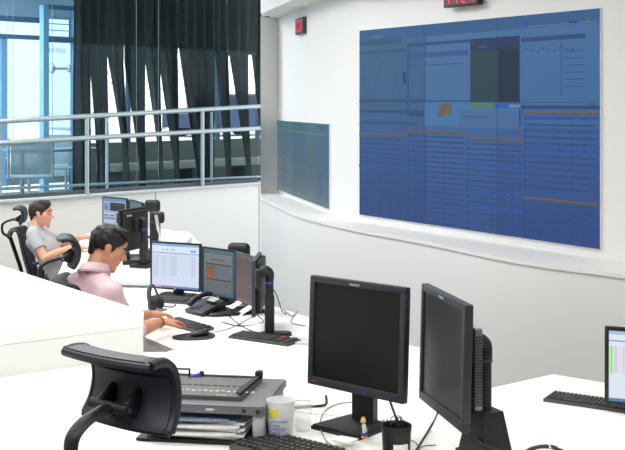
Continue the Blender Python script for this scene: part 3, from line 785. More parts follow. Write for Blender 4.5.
def lit_doc():
    r = [(0, 0, 1, 1, (206, 220, 240), (214, 222, 240)), (0, 0, 1, .05, (150, 180, 220)), (.3, .03, .65, .07, (110, 150, 214)), (0, .05, 1, .2, (220, 230, 244)), (.22, .12, .26, .15, (130, 200, 170)), (.3, .12, .34, .15, (226, 140, 150)),
         (.4, .12, .5, .15, (180, 200, 226)), (.82, .12, .94, .17, (110, 176, 226)), (0, .2, 1, .215, (120, 150, 200)), (0, .95, .2, 1, (226, 170, 170)), (.2, .955, 1, 1, (120, 140, 190))]
    for k in range(18):
        v = .27+.026*k
        r += [(.03, v, .15, v+.012, (188, 200, 222)), (.2, v, .32, v+.012, (194, 204, 224)), (.38, v, .54, v+.012, (184, 196, 218)), (.84, v, .92, v+.01, (180, 190, 214))]
    return r
def grey_doc():
    return [(0, 0, 1, 1, (84, 118, 130), (60, 96, 120)), (.04, .04, .92, .95, (120, 124, 122), (96, 104, 106)), (.04, .04, .92, .09, (90, 104, 110)), (.25, .2, .68, .23, (80, 90, 96)), (.08, .3, .9, .34, (70, 78, 84)),
            (.1, .36, .4, .62, (112, 84, 70), (150, 96, 60)), (.4, .36, .86, .62, (96, 112, 124)), (.08, .64, .9, .67, (60, 66, 74)), (.1, .72, .88, .73, (84, 92, 96)), (.1, .78, .8, .79, (84, 92, 96)), (.0, .0, .03, 1, (40, 90, 130)), (.95, .0, 1, 1, (50, 100, 130))]
def brown_doc():
    return [(0, 0, 1, 1, (84, 74, 70), (110, 96, 92)), (0, 0, 1, .06, (96, 96, 96)), (.1, .2, .9, .205, (104, 94, 90)), (.1, .4, .9, .405, (112, 100, 96)), (.1, .6, .9, .605, (122, 108, 104)), (.06, .94, .95, .97, (130, 122, 116))]
c, y_, L = place2(150, .00715, 200.2, .00699); 
mA, TA = monitor((c.x, c.y, DL), y_, L, .337, .047, 'lit monitor with pale document, left of the three at the man in pink', screen=lit_doc(), bez=.013, bm=BLK, tilt=R(.5))
MB().box((0, -.0006, .007), (.018, .001, .006), mx=TA).build('badge', SILV, mA)
c, y_, L = place2(201.3, .00696, 234.8, .00675)
mB, TB = monitor((c.x, c.y, DL), y_, L, .337, .035, 'dimmer monitor with grey page and dark picture, middle of the three', screen=grey_doc(), bez=.013, bm=BLK, tilt=R(.5))
MB().box((0, -.0006, .007), (.018, .001, .006), mx=TB).build('badge', SILV, mB)
c, y_, L = place2(235.2, .00672, 255.5, .00645)
mC, TC = monitor((c.x, c.y, DL), y_, .37, .337, .035, 'narrow looking monitor with brown screen, right of the three', screen=brown_doc(), bez=.013, bm=BEZE, tilt=R(.5))
for i, x in enumerate((-.16, .03)):
    q = V3 = (Matrix.Translation(mC.location) @ Euler((0, 0, y_)).to_matrix().to_4x4()) @ Vector((x+.085, -.05, .027))
    n_ = MB().box((0, 0, 0), (.085, .001, .1), mx=M4(rx=R(-62))).build('paper_note', WHT)
    n_.location = q; n_.rotation_euler = (0, 0, y_)
    tag(n_, ['white paper note leaning under the left of the brown screen', 'white paper note leaning under the right of the brown screen'][i], 'note')
c, y_, L = place2(258.2, .00628, 251.2, .00590)
mD, TD = monitor((c.x, c.y, DL), y_, .40, .338, .1, 'monitor seen edge on beside the brown screen, held by the black arm', screen=None, stand=None, bez=.018, bm=BEZE, tilt=R(0))
def arm(loc, yaw, label, ht, reach=.1):
    e = empty('arm_stand', loc, yaw, label, 'stand')
    MB().prism([(-.05, -.035), (.04, -.05), (.1, -.04), (.13, -.01), (.13, .02), (.1, .045), (.04, .05), (-.05, .04)], 0, .022, bev=.005).build('foot', BLK, e)
    MB().box((0, 0, .13), (.055, .045, .23), bev=.008).build('lower_column', BLKM, e)
    MB().cyl((0, 0, .2), (0, 0, ht-.03), .024, n=20).build('column', BLK, e)
    MB().cyl((0, 0, ht-.06), (0, 0, ht-.052), .0255, n=20).build('blue_ring', emis('blue_ring_glow', (60, 60, 190), 1), e)
    MB().tube([(0, 0, ht-.04), (0, 0, ht), (-.03, 0, ht+.02), (-reach, 0, ht-.02)], .026, n=14, smooth=4).build('elbow', BLK, e)
    MB().box((-reach-.01, 0, ht-.03), (.03, .11, .11), bev=.006).build('mount_plate', BLKM, e)
    return e
q = P(269.5, 336, DL)
arm((q.x, q.y, DL), R(8), 'black monitor arm with blue ring standing right of the edge on monitor', .37, .06)
# rounded arm head behind the three monitors
def armhead(px, py, Y, label, deskz, s=1.0):
    q = W(px, py, Y); e = empty('arm_stand', (q.x, q.y, deskz), R(-15), label, 'stand')
    h = q.z-deskz
    MB().box((0, 0, .015), (.2, .16, .03), bev=.01).build('foot', BLK, e)
    MB().box((0, 0, h/2), (.045, .045, h), bev=.01).build('column', BLKM, e)
    b = MB(); b.hull([((-.05*s, 0, h), .035*s), ((.05*s, 0, h), .035*s), ((-.05*s, 0, h-.05), .035*s), ((.05*s, 0, h-.05), .035*s)]); b.build('arm_head', BLK, e)
armhead(239, 247.5, 8.35, 'rounded black arm head rising behind the brown and grey screens', DL)

# far station (man in grey)
def dash():
    return [(0, 0, 1, 1, (150, 170, 200), (170, 186, 214)), (0, 0, 1, .1, (110, 140, 180)), (.3, .14, .95, .42, (56, 60, 60)), (.35, .2, .9, .22, (110, 90, 60)), (.04, .2, .25, .42, (110, 140, 190)), (.04, .5, .5, .53, (210, 216, 226)), (.05, .56, .2, .6, (190, 80, 90)), (.3, .56, .5, .6, (90, 120, 190)),
            (.58, .5, .95, .82, (84, 40, 40)), (.6, .54, .93, .6, (110, 100, 60)), (.04, .66, .55, .7, (100, 124, 160)), (.04, .76, .5, .79, (210, 216, 226)), (.04, .86, .9, .9, (120, 140, 170))]
c, y_, L = place2(101.3, .0104, 127.5, .01015)
monitor((c.x, c.y, DM-.12+.12), y_, .40, .33, .03, 'far lit monitor with dashboard windows under the glass wall', screen=dash(), bez=.012, bm=BLK, tilt=0)
c, y_, L = place2(127.8, .01012, 143, .0097)
monitor((c.x, c.y, DM), y_, .44, .33, .03, 'far greenish grey monitor beside the dashboard one, partly hidden', screen=[(0, 0, 1, 1, (84, 108, 110), (90, 112, 116)), (.1, .1, .9, .12, (110, 126, 126))], bez=.012, bm=BLK, tilt=0)
A_ = vX(118, .0080); B_ = vX(143.8, .00833); c = (A_+B_)/2; yb = math.atan2((A_-B_).y, (A_-B_).x)
mE, TE = monitor((c.x, c.y, DM), yb, .41, .34, .13, 'black monitor seen from behind above the head of the man in pink', stand=None, bez=.016, bm=BLKM, tilt=0)
b = MB(); text_mesh(b, 'lenovo', .03, TE @ Matrix.Translation((.16, .0545, .285)) @ Euler((R(90), 0, R(180))).to_matrix().to_4x4(), depth=.0004); b.build('brand_lettering', WHTP, mE)
back = Vector((math.sin(-yb), math.cos(yb), 0)); back = (Euler((0, 0, yb)).to_matrix() @ Vector((0, 1, 0)))
q = c+back*.12
e = empty('arm_stand', (q.x, q.y, DM), yb, 'black stand with blue ring behind the monitor seen from behind', 'stand')
MB().box((0, 0, .012), (.2, .16, .024), bev=.006).build('foot', BLK, e)
MB().box((0, 0, .11), (.07, .05, .2), bev=.008).build('lower_column', BLKM, e)
MB().cyl((0, 0, .2), (0, 0, .36), .026).build('column', BLK, e)
MB().cyl((0, 0, .3), (0, 0, .309), .028).build('blue_ring', emis('blue_ring_glow', (60, 60, 190), 1), e)
MB().sph((0, 0, .375), .028).build('ball_joint', BLK, e)
MB().box((0, -.05, .34), (.12, .05, .12), bev=.01).build('mount_plate', BLKM, e)
armhead(152.5, 203, 10.2, 'tall rounded black arm head right of the far monitors', DM, .85)
armhead(157.5, 214.5, 9.9, 'lower rounded black arm head right of the far monitors', DM, .75)
b = MB()
for k in range(3):
    qs = [W(155+k, 215, 9.75), W(157+k, 228, 9.75), W(160-k*.5, 238+k, 9.7), W(156+k, 246, 9.65)]
    b.tube(qs, .004, n=6, smooth=5)
ob = b.build('cable_bundle', CABLEW); tag(ob, 'white cables hanging from the far arm heads', 'cable')
# dark desktop dock under the far monitors
q = P(137, 263, DM)
e = empty('desk_phone', (q.x, q.y, DM), R(10), 'black far desk phone below the monitor seen from behind', 'phone')
MB().box((0, 0, .03), (.24, .2, .05), bev=.012, mx=M4(rx=R(8))).build('phone_body', BLK, e)
MB().tube([(-.08, -.08, .075), (-.08, 0, .095), (-.08, .08, .085)], .022, smooth=4).build('handset', BLKM, e)

# ================================================================== KEYBOARDS, MICE, PHONE
def keyboard(loc, rz, label, w=.45, d=.15, group=None, keys=True, key_m=None):
    e = empty('keyboard', loc, rz, label, 'keyboard', group)
    MB().box((0, 0, .009), (w, d, .016), bev=.004, mx=M4(rx=R(2))).build('keyboard_body', mat('keyboard_tray', (72, 69, 68), .5), e)  # body grey lifted to paint in the highlights between the black keys
    rows = [(.058, .05), (.032, .05), (.012, .05), (-.008, .05), (-.028, .05), (-.05, .05)]
    b = MB(); n_ = 0
    for ri in range(6):
        y = d*.36-ri*d*.145
        for i in range(22):
            x = -w/2+.02+i*(w-.04)/21
            if i in (15, 19) : continue
            if ri == 5 and 4 <= i <= 8: continue
            b.box((x, y, .0215+.0), ((w-.04)/21*.78, d*.108, .009), mx=M4(rx=R(2)), bev=.0018, seg=1); n_ += 1
    b.box((-w/2+.02+6*(w-.04)/21, d*.36-5*d*.145, .0215), ((w-.04)/21*4.8, d*.115, .008), mx=M4(rx=R(2)), bev=.0018, seg=1)
    kk = b.build('keycaps', key_m or KEYM, e); kk['kind'] = 'stuff'
    return e
# foreground keyboard: far corner (268,434.5), short side towards (235,452)
pf = P(268, 436.5, DF); k_yaw = math.atan2(-.15, .183)
rot = Euler((0, 0, k_yaw)).to_matrix()
ctr = pf+rot @ Vector((.225, -.085, 0))
keyboard((ctr.x, ctr.y, DF), k_yaw, 'black keyboard at the bottom of the picture in front of the plastic cup', .45, .165)
pa = P(541.5, 402.5, DL); pb = P(625, 414.5, DL); ky = math.atan2((pb-pa).y, (pb-pa).x)
ctr = pa+Euler((0, 0, ky)).to_matrix() @ Vector((.225, .085, 0))
keyboard((ctr.x, ctr.y, DL), ky, 'black keyboard lying before the lit monitor at the right edge', .45, .135)
pa = P(229, 338.5, DL); pb = P(284, 346.5, DL); ky = math.atan2((pb-pa).y, (pb-pa).x)
ctr = pa+Euler((0, 0, ky)).to_matrix() @ Vector((.2, .075, 0))
keyboard((ctr.x, ctr.y, DL), ky, 'black keyboard lying under the foot of the arm beside the edge on monitor', .42, .14)
pa = P(164, 321, DL); pb = P(190, 335.5, DL); ky = math.atan2((pb-pa).y, (pb-pa).x)
c_ = P(187, 326.5, DL)
keyboard((c_.x, c_.y, DL), R(-52), 'black keyboard under the hands of the man in pink', .40, .14)
c_ = P(180, 302, DL)
keyboard((c_.x, c_.y, DL), R(-22), 'spare black keyboard lying between the pale screen and the phone', .40, .16)
def mouse(loc, rz, label, s=1):
    e = empty('computer_mouse', loc, rz, label, 'mouse')
    MB().hull([((0, -.03*s, .012), (.028*s, .03*s, .012)), ((0, .02*s, .014), (.028*s, .035*s, .018))]).build('mouse_body', BLK, e)
    MB().cyl((-.003, .035*s, .027), (.003, .035*s, .027), .008*s).build('scroll_wheel', BEZE, e)
    return e
c_ = P(194, 337, DL)
pd = MB().prism([(math.cos(a*math.pi/12)*.105*(1+.12*math.sin(a*.8)), math.sin(a*math.pi/12)*.13) for a in range(24)], 0, .006).build('mouse_pad', BLKM)
pd.location = (c_.x, c_.y, DL); pd.rotation_euler = (0, 0, R(-60)); tag(pd, 'black oval mouse pad beside the keyboard of the man in pink', 'mouse pad')
c_ = P(200, 335.5, DL+.006); mouse((c_.x, c_.y, DL+.006), R(-60), 'black mouse on the oval mouse pad', 1.1)
c_ = P(223, 315.5, DL); mouse((c_.x, c_.y, DL), R(-70), 'dark rounded mouse right of the desk phone', 1.7)
c_ = P(207, 313, DL)
ph = empty('desk_phone', (c_.x, c_.y, DL), R(-50), 'black desk phone with handset between the hands and the grey screen', 'phone')
MB().box((0, 0, .045), (.2, .2, .03), mx=M4(rx=R(18)), bev=.008).build('phone_body', BLK, ph)
MB().box((0, .07, .025), (.15, .06, .05), bev=.008).build('phone_stand', BLKM, ph)
MB().hull([((-.072, -.085, .06), (.024, .022, .016)), ((-.072, -.06, .075), (.018, .02, .014))]).build('earpiece', BLKM, ph)
MB().tube([(-.072, -.085, .062), (-.072, -.05, .088), (-.072, .03, .11), (-.072, .085, .105)], .017, n=10, smooth=5).build('handset', BLK, ph)
MB().box((.035, .05, .078), (.09, .05, .004), mx=M4(rx=R(18))).build('phone_display', mat('lcd_grey', (120, 130, 120), .3), ph)
b = MB()
for i in range(3):
    for j in range(4): b.box((.005+.03*i, -.07+.024*j, .062), (.02, .015, .006), mx=M4(rx=R(18)))
kk = b.build('dial_keys', BEZE, ph)
# headset stand / charger at left of keyboard
c_ = P(156, 311, DL)
hs = empty('headset', (c_.x, c_.y, DL), R(68), 'grey and black headset propped up beside the pale screen', 'headset')
MB().tube([(-.05, 0, .02), (-.055, .02, .1), (-.03, .03, .155), (.02, .03, .16), (.05, .02, .1), (.05, 0, .02)], .016, n=10, smooth=5, flat=.5).build('headband', BEZE, hs)
for sx in (-1, 1): MB().hull([((sx*.05, 0, .045), (.014, .035, .042))]).build('ear_cushion', BLKM, hs)
MB().tube([(.05, 0, .03), (.09, -.06, .015), (.11, -.09, .03)], .005, smooth=4).build('microphone_boom', BLK, hs)
MB().box((0, 0, .006), (.12, .1, .012), bev=.004).build('base', ALU, hs)
# papers near arm
c_ = P(299, 342, DL)
e = empty('paper_stack', (c_.x, c_.y, DL), R(-30), 'small stack of white papers right of the arm foot', 'papers')
for i in range(4): MB().box((.003*i, .002*i, .002+.003*i), (.2, .14, .0025), mx=M4(rz=R(3*i))).build('sheet', mat('paper_greyish', (214, 216, 216), .8), e)
c_ = P(283, 341, DL); o = MB().box((0, 0, .006), (.035, .02, .01), bev=.002).build('red_eraser', RED); o.location = (c_.x+.0, c_.y-.02, DL+.02); tag(o, 'small red eraser on the keyboard beside the arm foot', 'eraser')
c_ = P(195, 346.5, DL); o = MB().cyl((-.05, 0, .005), (.05, 0, .005), .005).build('ballpoint_pen', mat('pen_pale', (150, 170, 215), .4)); o.location = (c_.x, c_.y, DL); o.rotation_euler = (0, 0, R(25)); tag(o, 'pale blue pen lying near the mouse pad', 'pen')

def cable(pts, r, m, label, name='cable', sm=6):
    o = MB().tube(pts, r, n=6, smooth=sm).build(name, m); tag(o, label, 'cable'); return o
zc = DL+.004
cable([P(262, 300, .45), P(255, 312, DL+.08), P(263, 322, zc), P(240, 326, zc), P(222, 322, zc)], .0035, CABLE, 'black cable looping left of the arm column')
cable([P(268, 283, DL+.3), P(275, 292, DL+.22), P(279, 302, DL+.1), P(282, 311, zc), P(286, 314, zc)], .004, CABLE, 'black cable hanging right of the arm column')
cable([P(283, 309, zc), P(292, 316, zc), P(298, 311, zc), P(291, 322, zc), P(305, 326, zc)], .003, CABLEG, 'thin grey cable coiled at the far desk corner')
cable([P(248, 290, DL+.2), P(262, 308, DL+.02), P(250, 318, zc), P(228, 329, zc), P(206, 333, zc)], .0028, CABLEG, 'thin grey cable crossing the desk toward the mouse')
cable([P(155, 303, DL+.01), P(160, 294, zc), P(170, 292, zc), P(178, 296, zc)], .004, CABLE, 'black cable arching behind the headset')
cable([P(229, 316, zc), P(240, 325, zc), P(252, 331, zc), P(262, 333, zc)], .003, CABLE, 'thin black cable from the rounded mouse')

# ================================================================== FOREGROUND DESK ITEMS
zt_ = .84     # riser top
fr = P(264.5, 408, zt_); br = P(288.5, 379, zt_)
dr = (br-fr); ry = math.atan2(dr.y, dr.x)-R(90)
# riser local frame: x along the front, y away; origin at front right corner
rs = empty('monitor_riser', (fr.x, fr.y, DF), ry*.9, 'grey monitor riser shelf with silver legs, docking station on top', 'shelf')
D_ = dr.length; Wd = .37
hz_ = zt_-DF
b = MB(); co = [(-Wd, 0), (-.02, 0), (-.008, .004), (0, .016), (0, D_), (-Wd, D_)]
b.prism(co, hz_-.022, hz_, bev=.004); b.build('shelf_top', mat('riser_grey', (104, 107, 111), .5), rs)
for (x, y) in ((-.022, .03), (-.022, D_-.03), (-Wd+.03, .03), (-Wd+.03, D_-.03)):
    MB().box((x, y, (hz_-.022)/2+.004), (.036, .036, hz_-.03), bev=.012, seg=3).build('leg', SILV, rs)
b = MB(); b.box((-Wd/2, D_/2, .005), (Wd+.02, D_+.01, .009), bev=.003)
for i in range(40): b.box((-Wd+.005+i*.0093, -.006, .005), (.004, .004, .009))
b.build('base_tray', BLKM, rs)
MB().hull([((-.155, -.001, hz_-.011), (.009, .001, .004)), ((-.17, -.001, hz_-.011), (.004, .001, .003))]).build('badge', SILV, rs)
b = MB()
for x in (-.06, -.02): b.cyl((x, -.0015, hz_-.012), (x, .002, hz_-.012), .006)
b.build('screw_cap', BLK, rs)
b = MB(); MBp = empty('paper_stack', rs.location, rs.rotation_euler.z, 'stack of printed sheets and folders lying inside the grey riser', 'papers')
MBp.location.z = DF+.0105
PR = mat('printed_blue', (150, 160, 190), .7, var=.35, scale=30)
for i in range(10):
    MB().box((-.21, .14, .002+.0055*i), (.25+.004*(i % 3), .27, .0045), mx=M4((0.01*(i % 3), 0, 0), R(-4+3*(i % 4)))).build('sheet', WHT if i < 9 else PR, MBp)
MB().box((-.2, .13, .0575), (.19, .22, .003), mx=M4(rz=R(8))).build('blue_print', PR, MBp)
# docking station
dk = empty('docking_station', (fr.x, fr.y, zt_), rs.rotation_euler.z, 'dark grey docking station plate on the riser', 'dock')
b = MB(); b.prism([(-.36, .06), (-.085, .06), (-.08, .065), (-.07, .31), (-.35, .31)], 0, .012, bev=.003); b.build('dock_plate', mat('dock_grey', (92, 88, 87), .5, var=.05), dk)
b = MB(); b.prism([(-.105, .10), (-.088, .07), (-.072, .30), (-.085, .305)], .012, .021); b.build('dock_guide', BLKM, dk)
MB().box((-.215, .3, .014), (.26, .012, .006), bev=.002).build('rear_bar', mat('dock_dark', (70, 70, 72), .5), dk)
MB().box((-.078, .30, .022), (.024, .026, .026), bev=.006).build('release_lever', BLK, dk)
b = MB()
for i in range(16): b.box((-.33+i*.018, .12+.003*math.sin(i*2.1), .0125), (.010, .008+.004*(i % 2), .0012))
b.build('port_symbols', SILV, dk)
b = MB()
for i in range(10): b.box((-.29+i*.02, .185, .0125), (.012 if i % 3 else .018, .012, .0012))
b.build('connector_slots', BLK, dk)
b = MB(); text_mesh(b, 'lenovo', .012, Matrix.Translation((-.16, .072, .0125))); b.build('brand_lettering', WHTP, dk)
# little frame and clips behind the dock
q = P(188, 381, .84)
e = empty('cable_bracket', (fr.x-.29, fr.y+.33, zt_), rs.rotation_euler.z, 'small black rectangular wire bracket at the back of the riser', 'bracket')
b = MB(); b.box((0, 0, .018), (.005, .006, .036)); b.box((.042, 0, .018), (.005, .006, .036)); b.box((.021, 0, .036), (.047, .006, .005)); b.box((.021, 0, .004), (.047, .006, .005)); b.build('loop', BLKM, e)
e = empty('push_button_marker', (fr.x-.225, fr.y+.33, zt_), R(15), 'short blue marker with black cap on the riser edge', 'marker')
MB().cyl((-.018, 0, .01), (.012, 0, .016), .008).build('barrel', BLUE, e); MB().sph((.014, 0, .021), .0085).build('cap', BLK, e)
o = MB().hull([((-.01, 0, .005), .006), ((.014, 0, .005), .006)]).build('orange_clip', mat('orange_plastic', (225, 110, 70), .5)); o.location = (fr.x-.13, fr.y+.335, zt_); tag(o, 'small orange clip at the back edge of the riser', 'clip')

# plastic cup
q = P(281, 441, DF)
CUPM = mat('frosted_plastic', (250, 251, 252), .35, alpha=.74, var=.01)
cup = empty('plastic_cup', (q.x, q.y, DF), 0, 'frosted white plastic cup with yellow mark and blue lettering', 'cup')
MB().lathe([(.0005, .003), (.032, .003), (.034, .006), (.041, .115), (.0425, .121), (.040, .121), (.0385, .112), (.0315, .008), (.0005, .007)], n=40).build('cup_wall', CUPM, cup)
cr = Matrix.Identity(4)
def wrap(mb, ang0, rz0):   # bend a flat mesh (x,z) round the cup; x in metres
    for v in mb.bm.verts:
        rr = .0345+(v.co.z-.006)*.065+v.co.y; a = ang0+v.co.x/.04
        v.co = Vector((math.sin(a)*rr, -math.cos(a)*rr, v.co.z))
b = MB()
for i in range(7): b.box((-.012+.0045*i, .0006, .089), (.0046, .0008, .023))
wrap(b, -.62, 0); b.build('yellow_mark', mat('yellow_ink', (250, 238, 60), .6), cup)
b = MB()
for k, (tx, sz) in enumerate((('TO WOOD', .009), ('YOUR', .009), ('MIGHTY', .0115), ('MUG', .0115))):
    text_mesh(b, tx, sz, Matrix.Translation((-.012, .001, .062-.0115*k)) @ Euler((R(90), 0, 0)).to_matrix().to_4x4(), depth=.0003)
b.tube([(-.017, .001, .066), (-.0205, .001, .055), (-.0205, .001, .045), (-.017, .001, .032)], .0008, n=5, smooth=4)
wrap(b, -.36, 0); b.build('lettering', mat('blue_ink', (70, 120, 205), .6), cup)
q = P(303, 431, DF)
c2 = empty('clear_cup', (q.x, q.y, DF), 0, 'small clear cup half hidden behind the frosted cup', 'cup')
MB().lathe([(.0005, .002), (.022, .002), (.030, .085), (.029, .085), (.021, .004), (.0005, .004)], n=28).build('cup_wall', mat('clear_plastic', (245, 247, 248), .2, alpha=.16), c2)
MB().lathe([(.0295, .083), (.031, .085), (.0295, .087), (.0285, .085)], n=28).build('rim', mat('clear_rim', (225, 228, 228), .3), c2)

# pen cup
q = P(396.5, 462, DF)
pc = empty('pen_cup', (q.x, q.y, DF), 0, 'black round cup full of wire clips in front of the facing monitor', 'cup')
MB().lathe([(.0005, .002), (.037, .002), (.0405, .1), (.0385, .1), (.035, .006), (.0005, .006)], n=28).build('cup_wall', BLK, pc)
MB().lathe([(.0405, .085), (.042, .1), (.0405, .103), (.0385, .1)], n=28).build('rim', BLKM, pc)
b = MB()
for v_ in range(1): 
    for i in range(7): b.box((-.018+.006*i, 0, .045), (.0062, .001, .026))
for v in b.bm.verts:
    a = .25+v.co.x/.04; rr = .0405+v.co.y; v.co = Vector((math.sin(a)*rr, -math.cos(a)*rr, v.co.z))
b.build('white_tag', WHT, pc)
for i in range(9):
    a = random.random()*6.28; rr = .012+.018*random.random(); 
    o = MB().tube([(math.cos(a)*rr, math.sin(a)*rr, .07), (math.cos(a+.3)*(rr+.005), math.sin(a+.3)*(rr+.005), .108+.012*random.random()), (math.cos(a+.9)*rr*1.3, math.sin(a+.9)*rr*1.3, .112), (math.cos(a+1.2)*rr, math.sin(a+1.2)*rr, .08)], .0012, n=5, smooth=4).build('wire_clip', mat('dark_wire', (60, 62, 62), .35, metal=.7))
    o.location = pc.location; tag(o, 'thin dark wire clip sticking out of the black round cup', 'clip', 'wire clips in the black cup')
b = MB(); b.tube([(0, 0, 0), (.003, .0, .05), (.012, .004, .07)], .0035, n=6)
# notepad and figurine on monitor foot
ft = DF+.0145
q = P(345, 441, ft)
o = MB().box((0, 0, .003), (.06, .05, .006), bev=.001).build('note_pad', WHT); o.location = (q.x, q.y, ft); o.rotation_euler = (0, 0, ya+R(10)); tag(o, 'white note pad lying on the monitor foot beside the figurine', 'notepad')
q = P(364.5, 437.5, ft)
fg = empty('toy_figurine', (q.x, q.y, ft), ya+R(10), 'tiny toy figurine with yellow head and blue ring base on the monitor foot', 'toy')
MB().lathe([(.0005, 0), (.0095, 0), (.0095, .004), (.005, .007), (.0005, .007)], n=16).build('base', mat('toy_orange', (220, 150, 60), .5), fg)
MB().lathe([(.006, .009), (.0115, .011), (.0115, .013), (.006, .014), (.006, .009)], n=18).build('blue_ring', BLUE, fg)
MB().hull([((0, 0, .012), .0055), ((-.002, 0, .033), .0065)]).build('body', WHTP, fg)
MB().tube([(.004, 0, .03), (.009, -.002, .024), (.008, -.004, .018)], .002).build('arm', mat('toy_skin', (226, 180, 140), .5), fg)
MB().sph((-.003, 0, .047), .0075).build('head', mat('toy_skin', (226, 180, 140), .5), fg)
MB().hull([((-.005, .002, .052), .007), ((-.009, .002, .044), .005)]).build('hair', YEL, fg)

zd = DF+.004
cable([W(326, 396, 3.75), P(326, 404, DF+.01), P(318, 406, zd), P(298, 407.5, zd), P(290, 407, zd)], .0045, CABLE, 'thick black cable running left behind the facing monitor')
cable([P(352, 402, DF+.005), P(336, 404.5, zd), P(324, 412, zd), P(320, 425, zd), P(325, 439, zd), P(334, 447, zd)], .0018, CABLEG, 'thin grey cable curling round the left of the monitor foot')
cable([P(290, 409, zd), P(305, 413, zd), P(330, 415, zd), P(358, 421, zd)], .002, CABLEW, 'thin white cable on the desk behind the facing monitor')
pcz = pc.location
cable([W(386, 390, 3.42), W(391, 404, 3.35), W(396, 418, 3.22), Vector((pcz.x+.005, pcz.y+.01, DF+.09))], .0038, CABLE, 'black cable dropping from the facing monitor to the pen cup')
cable([W(438, 412, 3.2), P(434, 421, DF+.03), P(427, 433, zd), P(415, 452, zd)], .0035, CABLE, 'black cable running down between the two large monitors')
cable([P(411, 440, zd), P(416, 443, zd), P(419, 448, zd), P(424, 446, zd), P(436, 445, zd)], .0018, CABLEG, 'thin wire looping right of the pen cup')
cable([W(470, 430, 3.2), W(480, 441, 3.1), W(495, 449, 3.05), P(512, 455, zd)], .004, CABLE, 'black cable sagging across the arm foot')
# dark arc at bottom right
q = P(542, 460, DF)
hd = empty('headset', (q.x, q.y, DF), R(15), 'dark headset band with white tip at the bottom edge right of the arm foot', 'headset')
MB().tube([(-.055, 0, .012), (-.04, 0, .03), (0, 0, .037), (.04, 0, .03), (.055, 0, .012)], .006, n=8, smooth=5).build('headband', mat('headset_dark', (70, 44, 46), .5), hd)
MB().hull([((-.055, 0, .014), (.012, .02, .014))]).build('ear_cushion', BLKM, hd)
MB().hull([((.055, 0, .014), (.012, .02, .014))]).build('ear_cushion', BLKM, hd)
MB().tube([(.02, -.01, .034), (.017, -.01, .045)], .003).build('white_tip', WHTP, hd)

